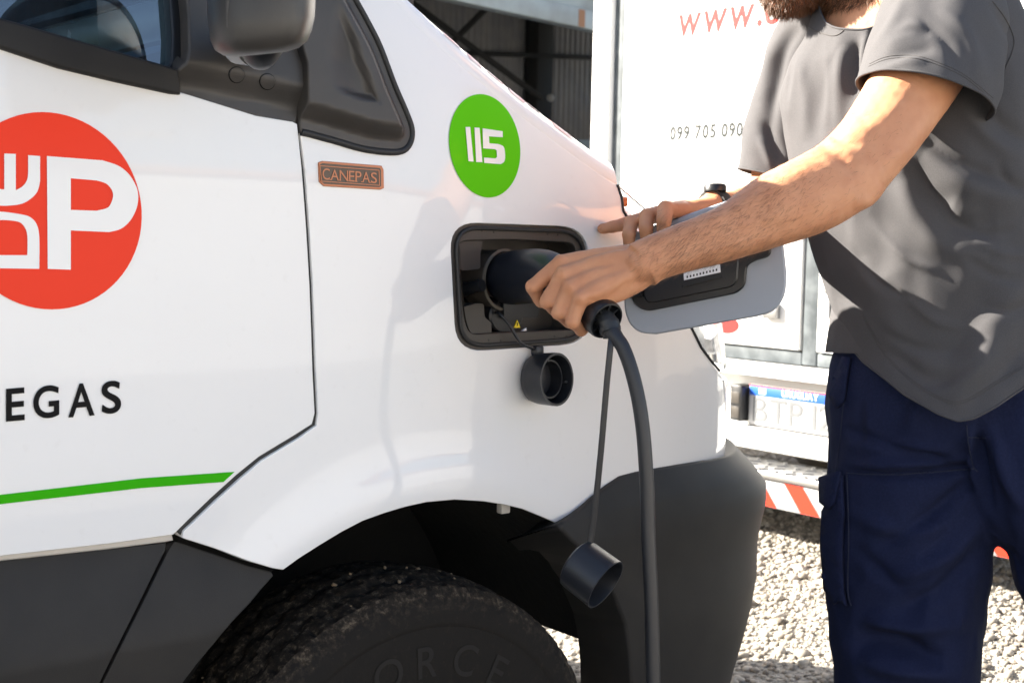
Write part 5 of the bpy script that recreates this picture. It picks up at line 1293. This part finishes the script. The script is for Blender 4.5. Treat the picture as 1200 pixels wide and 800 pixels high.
# hair on the arms
apx, apy, apd = proj(bco)
ai = np.where((apx > 738) & (apx < 1065) & (apd < 1.85) & (apy > 130) & (apy < 350) & (apx + .0 * apy < 1062) & ((bno @ FWD) < .55))[0]
fdir = P(760, 305, 1.675) - P(960, 222, 1.735); fdir /= np.linalg.norm(fdir)
wgt = ai[g2.uniform(0, 1, len(ai)) < np.clip((1010 - apx[ai]) / 160, .12, 1) * np.clip((apx[ai] - 735) / 50, .05, 1)]
strands('arm_hair', wgt, 6500, .0130, .00012, lambda p, n: np.tile(fdir * .7 + np.array(UP) * -.25, (len(p), 1)), M['arm_hair'], man, .22, .20)
# watch on the far wrist
w0, w1 = V(833, 245, 1.945), V(842, 246, 1.962); b2 = bmesh.new(); tube(b2, [w0, w0.lerp(w1, .5), w1], [(.0285, .0250), (.0295, .0260), (.0290, .0255)], 28, ref=FWD); watch = link('wrist_watch', bm_mesh('wrist_watch', b2), M['rubber'], man)
b2 = bmesh.new(); lathe(b2, [(.0001, .006), (.014, .006), (.016, .003), (.016, -.004)], Matrix.Translation(V(838, 221, 1.950)) @ frame_from(UP), 24); link('watch_case', bm_mesh('watch_case', b2), M['black'], watch)

def cut(me, planes):
    """keep what lies on the side of each plane away from its normal; planes: (three points, a point that goes)"""
    bm = bmesh.new(); bm.from_mesh(me)
    for (a, b, c), away in planes:
        n = (b - a).cross(c - a).normalized()
        if n.dot(away - a) < 0: n = -n
        bmesh.ops.bisect_plane(bm, geom=bm.verts[:] + bm.edges[:] + bm.faces[:], plane_co=a, plane_no=n, clear_outer=True, dist=1e-6)
    bm.to_mesh(me); bm.free(); me.polygons.foreach_set('use_smooth', [True] * len(me.polygons)); return me
def thicken(o, t=.0022):
    s = o.modifiers.new('thick', 'SOLIDIFY'); s.thickness = t; s.offset = -1; return o

# ---- t-shirt: trunk and two sleeves, each cut at its hem
TR = [(1012, -22, 2.035, .072, .070), (1020, -6, 2.03, .105, .083), (1034, 18, 2.02, .155, .102), (1049, 55, 2.01, .185, .118), (1062, 110, 2.01, .195, .130), (1070, 160, 2.01, .194, .134), (1082, 220, 2.01, .188, .136), (1094, 280, 2.015, .180, .138), (1108, 340, 2.02, .172, .140), (1118, 400, 2.025, .170, .146), (1124, 450, 2.02, .172, .156), (1126, 500, 2.015, .174, .162), (1128, 580, 2.01, .174, .165)]
SL = [(1085, 25, 1.99, .070, .070), (1102, 18, 1.93, .084, .082), (1104, 40, 1.892, .092, .086), (1095, 75, 1.858, .095, .084), (1085, 110, 1.832, .094, .081), (1073, 150, 1.812, .093, .080)]
SR = [(1010, 25, 2.06, .065, .065), (985, 30, 2.09, .07, .07), (958, 58, 2.12, .075, .075), (940, 108, 2.14, .072, .07), (925, 150, 2.15, .070, .067), (916, 190, 2.15, .068, .064), (909, 240, 2.15, .067, .062)]
FL = [([(1123, 118), (1150, 155), (1200, 190)], .008, 9), ([(1085, 175), (1130, 215), (1200, 240)], .010, 14), ([(1060, 195), (1100, 240), (1125, 262), (1170, 262)], -.012, 12), ([(1068, 185), (1090, 225), (1118, 240)], -.010, 11), ([(1055, 210), (1075, 255), (1110, 290), (1160, 300)], .009, 14),
      ([(1150, 120), (1180, 150), (1215, 170)], -.007, 8), ([(1070, 150), (1120, 190), (1190, 215)], -.008, 8),
      ([(1200, 330), (1150, 420), (1115, 480)], .010, 20), ([(1160, 320), (1120, 400), (1095, 455)], -.006, 18), ([(1210, 400), (1170, 440), (1130, 478)], -.008, 14), ([(1040, 410), (1080, 440), (1118, 440)], -.008, 10), ([(1010, 300), (1040, 370), (1080, 430)], .006, 16),
      ([(1006, 48), (1000, 75), (1003, 120)], -.012, 7), ([(1020, 40), (1014, 60), (1012, 95)], .009, 6), ([(1036, 10), (1026, 35), (1018, 75)], -.010, 6), ([(990, 55), (985, 90), (982, 150)], .010, 9), ([(935, 48), (922, 80), (918, 130)], -.008, 8), ([(955, 70), (958, 120), (950, 175)], -.004, 12)]
FL += [([(1022, 262), (1060, 300), (1100, 318)], .005, 5), ([(1000, 290), (1030, 330), (1075, 352)], -.004, 5), ([(1130, 300), (1165, 322), (1205, 330)], -.005, 6), ([(1140, 280), (1175, 296), (1210, 300)], .005, 6), ([(1050, 330), (1090, 372), (1130, 385)], .004, 6), ([(1035, 385), (1075, 408), (1130, 408)], -.005, 6), ([(1075, 455), (1110, 445), (1150, 420)], -.005, 6),
       ([(1150, 360), (1180, 365), (1210, 355)], -.006, 7), ([(1120, 260), (1150, 275), (1190, 270)], -.006, 5), ([(930, 60), (945, 110), (940, 165)], .004, 7), ([(968, 60), (972, 100), (965, 150)], .004, 6), ([(1170, 190), (1185, 215), (1210, 225)], -.007, 6)]
FSL = [([(1075, 20), (1110, 50), (1120, 88)], -.004, 6), ([(1100, 10), (1135, 45), (1145, 95)], .004, 7), ([(1045, 48), (1070, 36), (1092, 40)], -.004, 5), ([(1035, 62), (1058, 40), (1085, 30)], .006, 8), ([(1030, 80), (1065, 62), (1095, 58)], -.005, 7), ([(1025, 88), (1050, 75), (1085, 72)], .005, 6), ([(1160, 5), (1188, 50), (1175, 100)], -.005, 5), ([(1060, 0), (1045, 30), (1022, 60)], .006, 7)]
FSR = [([(940, 28), (918, 60), (905, 120), (900, 165)], -.009, 8), ([(925, 25), (900, 75), (893, 120)], .006, 8), ([(893, 140), (905, 165), (915, 185)], -.008, 6), ([(890, 160), (898, 178), (905, 196)], .006, 5)]
def garment(stations, ref, fl, planes, vox=.0045):
    bm = bmesh.new(); limb(bm, stations, 40, 3, ref=ref); me = remesh(bm, vox, 12)
    folds(me, fl, lambda co, no: .0030 * noise3(co, 26, 3) + .0014 * noise3(co, 60, 4)); return cut(me, planes)
lowp = V(1110, 700, 2.0); dn3 = Vector((FWD[0], FWD[1], .03))
h0, h1, h2 = V(1007, 390, 1.90), V(1117, 492, 1.87), V(1200, 449, 1.87)
HL = [(1003, 380), (1033, 434), (1067, 466), (1098, 484), (1117, 490.5), (1134, 487), (1167, 468), (1200, 447)]
hA, hB = V(1085, 468, 1.87), V(1150, 480, 1.87)
parts_ = [garment(TR, ND, FL, [*[((V(*p, 1.88), V(*q, 1.88), V(*p, 1.88) + dn3), lowp) for p, q in zip(HL[:-1], HL[1:])], ((V(950, 21, 2.0), V(980, 33, 1.95), V(1008, -18, 2.02)), V(960, -80, 2.02))]),
          garment(SL, None, FSL, [((V(1012, 96, 1.84), V(1158, 138, 1.84), V(1085, 92, 1.765)), V(1070, 220, 1.80))]),
          garment(SR, None, FSR, [((V(862, 196, 2.15), V(915, 210, 2.15), V(890, 200, 2.08)), V(900, 330, 2.15))])]
bm = bmesh.new()
for q in parts_: bm.from_mesh(q)
sh = bpy.data.meshes.new('t_shirt'); bm.to_mesh(sh); bm.free(); sh.polygons.foreach_set('use_smooth', [True] * len(sh.polygons))
shirt = thicken(link('t_shirt', sh, M['shirt'], man))
b2 = bmesh.new(); q = spline([(*P(1104, 355, 2.045), .166, .134), (*P(1103, 385, 2.045), .170, .138), (*P(1102, 417, 2.045), .175, .141)], 4)
tube(b2, [Vector(p[:3]) for p in q], [(p[3], p[4]) for p in q], 48, cap=False, ref=ND); tail = link('shirt_tail', bm_mesh('shirt_tail', b2, angle=80), M['shirt'], shirt)
# hems: a thin doubled band follows each cut edge
def hem_bands(o, r=.0016):
    bm = bmesh.new(); bm.from_mesh(o.data); es = [e for e in bm.edges if e.is_boundary]; adj = {}
    for e in es:
        for v in e.verts: adj.setdefault(v, []).append(e)
    seen = set(); loops = []
    for e in es:
        if e in seen: continue
        lp = [e.verts[0]]; cur = e.verts[1]; seen.add(e)
        while cur is not lp[0]:
            lp.append(cur); nx = [q for q in adj[cur] if q not in seen]
            if not nx: break
            seen.add(nx[0]); cur = nx[0].other_vert(cur)
        if len(lp) > 30: loops.append([v.co.copy() for v in lp])
    bm.free(); return loops
for lp in hem_bands(shirt):
    p = np.array(lp); 
    for _ in range(6): p = (np.roll(p, 1, 0) + 2 * p + np.roll(p, -1, 0)) / 4
    b2 = bmesh.new(); q = [Vector(v) for v in p[::2]]; tube(b2, q + q[:1], .0017, 8, cap=False); link('hem', bm_mesh('hem', b2, angle=80), M['shirt'], shirt)

sb = None
# ---- trousers
bm = bmesh.new()
limb(bm, [(1104, 372, 2.045, .155, .122), (1102, 420, 2.045, .163, .130), (1100, 470, 2.045, .172, .138), (1103, 515, 2.045, .165, .132), (1110, 545, 2.04, .12, .10)], 36, 3, ref=ND)
limb(bm, [(1062, 480, 2.06, .118, .118), (1068, 540, 2.065, .125, .125), (1066, 600, 2.07, .125, .124), (1063, 650, 2.075, .123, .122), (1064, 700, 2.08, .118, .118), (1061, 800, 2.085, .112, .110), (1060, 900, 2.09, .100, .100), (1058, 1000, 2.11, .095, .097), (1060, 1100, 2.13, .090, .095), (1060, 1140, 2.135, .088, .095)], 32, 3)
limb(bm, [(1180, 480, 2.0, .115, .115), (1215, 540, 1.985, .122, .120), (1270, 606, 1.975, .117, .117), (1284, 660, 1.97, .116, .115), (1312, 720, 1.965, .110, .112), (1335, 820, 1.96, .106, .106), (1358, 920, 1.965, .097, .098), (1378, 1020, 1.98, .092, .094), (1398, 1150, 2.0, .088, .094), (1402, 1175, 2.0, .086, .094)], 32, 3)
tm = remesh(bm, .0055, 10)
TF = [([(985, 500), (1040, 520), (1130, 545)], -.005, 6), ([(990, 522), (1060, 522), (1125, 530)], .005, 8), ([(992, 553), (1060, 556), (1145, 548)], -.009, 4.5), ([(1000, 545), (1070, 543), (1140, 535)], .006, 6),
      ([(1140, 560), (1090, 605), (1020, 640)], -.008, 10), ([(1150, 600), (1110, 650), (1040, 680)], .007, 11), ([(1150, 640), (1105, 690), (1050, 715)], -.007, 10), ([(1000, 600), (1050, 622), (1110, 612)], .006, 11), ([(1000, 640), (1030, 670), (1060, 690)], -.006, 9),
      ([(1000, 748), (1050, 752), (1105, 775)], -.013, 12), ([(1005, 772), (1060, 785), (1120, 790)], .010, 12), ([(1010, 725), (1060, 735), (1130, 730)], .008, 11), ([(1135, 500), (1138, 540), (1145, 580)], .006, 5), ([(1147, 500), (1152, 550), (1160, 600)], -.007, 5), ([(1160, 500), (1180, 560), (1200, 600)], .008, 10)]
TF = [(p, a * 2.0, w * .9) for p, a, w in TF]
folds(tm, TF, lambda co, no: .0045 * noise3(co, 20, 8) + .0022 * noise3(co, 50, 9))
trousers = link('trousers', tm, M['navy'], man)
tb = bvh_of(tm)
def on_cloth(px, py, off=.0, tree=None):
    D = Vector(raydir(px, py)).normalized(); h = (tree or tb).ray_cast(Vector(CAM), D)
    if h[0] is None: return None
    return h[0] + h[1] * off
def seam(name, pts, r, material, parent, off=.0005, tree=None):
    q = [on_cloth(a, b, off, tree) for a, b in resample(spline(pts, 5), 3, False)]; q = [p for p in q if p is not None]
    if len(q) < 3: return
    b2 = bmesh.new(); tube(b2, q, r, 6); return link(name, bm_mesh(name, b2, angle=80), material, parent)
def patch(name, lp, off, material, parent, wave=0.0):
    lp = resample(lp, 5); v, f, idx = triangulate([lp], 6); pts = []
    for a, b in v:
        p = on_cloth(a, b, off)
        if p is None:
            k = 0
            while p is None and k < 30: k += 1; p = on_cloth(a + k, b, off)
        pts.append(p + Vector(FWD) * wave * math.sin(b * .35))
    fs = []
    for t in f:
        a, b, c = v[t[0]], v[t[1]], v[t[2]]; cr = (b[0] - a[0]) * (c[1] - a[1]) - (b[1] - a[1]) * (c[0] - a[0]); fs.append((t[0], t[2], t[1]) if cr > 0 else tuple(t))
    o = link(name, mesh(name, pts, fs), material, parent); s = o.modifiers.new('thick', 'SOLIDIFY'); s.thickness = .006; s.offset = -1; return o
pk = patch('cargo_pocket', [(970, 600), (991, 556), (993, 600), (990, 640), (992, 690), (996, 708), (988, 702), (982, 706), (972, 690), (968, 640)], .010, M['navy'], trousers)
patch('pocket_flap', [(971, 560), (992, 553), (991, 566), (986, 590), (981, 596), (972, 590)], .016, M['navy'], trousers)
seam('stitch', [(993, 556), (995, 620), (994, 690), (998, 709)], .0011, M['navy_thread'], trousers, .001); seam('stitch', [(992, 554), (1050, 556), (1142, 549)], .0010, M['navy_thread'], trousers)
seam('stitch', [(1133, 498), (1135, 520), (1140, 545), (1146, 552)], .0010, M['navy_thread'], trousers); seam('stitch', [(1134, 512), (1155, 513)], .0010, M['navy_thread'], trousers); seam('stitch', [(989, 470), (984, 520), (980, 556)], .0010, M['navy_thread'], trousers)
patch('hip_pocket', [(992, 418), (999, 419), (992, 470), (984, 478), (975, 462), (983, 440)], .008, M['navy'], trousers)
# shoes
for (px, py, d, dx) in ((1060, 1140, 2.135, -.10), (1402, 1175, 2.0, -.08)):
    p = V(px, py, d); fx = Vector((ND.x, ND.y, 0)).normalized(); b2 = bmesh.new()
    for t, w, h in ((-.10, .036, .075), (-.03, .042, .085), (.05, .046, .065), (.12, .046, .045), (.165, .036, .030)):
        c = Vector((p.x, p.y, 0)) + fx * t; ball(b2, Vector((c.x, c.y, h * .5 + .006)), 1, (w * 1.15, w * 1.15, h * .55))
    me = remesh(b2, .006, 6)
    for v in me.vertices: v.co.z = max(v.co.z, .004)
    link('shoe', me, mat('shoe_leather', (.03, .025, .02), .6) if px < 1100 else bpy.data.materials['shoe_leather'], man)

# stitched hem lines on the shirt
sb = bvh_of(sh)
M['shirt_thread'] = mat('shirt_thread', (.062, .058, .057), .95)
for ln in ([(1018, 78), (1042, 69), (1075, 69), (1106, 79), (1132, 92), (1163, 118)], [(1019, 75), (1042, 66), (1075, 66), (1106, 76), (1132, 89), (1164, 115)]): seam('hem_stitch', ln, .0005, M['shirt_thread'], shirt, .0002, sb)
for off in (13, 16): seam('hem_stitch', [(1012, 385 - off), (1036, 428 - off), (1068, 460 - off), (1098, 479 - off), (1117, 486 - off), (1134, 483 - off), (1166, 464 - off), (1199, 444 - off)], .0005, M['shirt_thread'], shirt, .0002, sb)
seam('shoulder_seam', [(1163, 2), (1178, 22), (1188, 45), (1186, 62), (1178, 80)], .0012, M['shirt_thread'], shirt, .0002, sb)
seam('collar_seam', [(944, 30), (958, 37), (978, 42), (992, 32), (1003, 8)], .0009, M['shirt_thread'], shirt, .0002, sb)
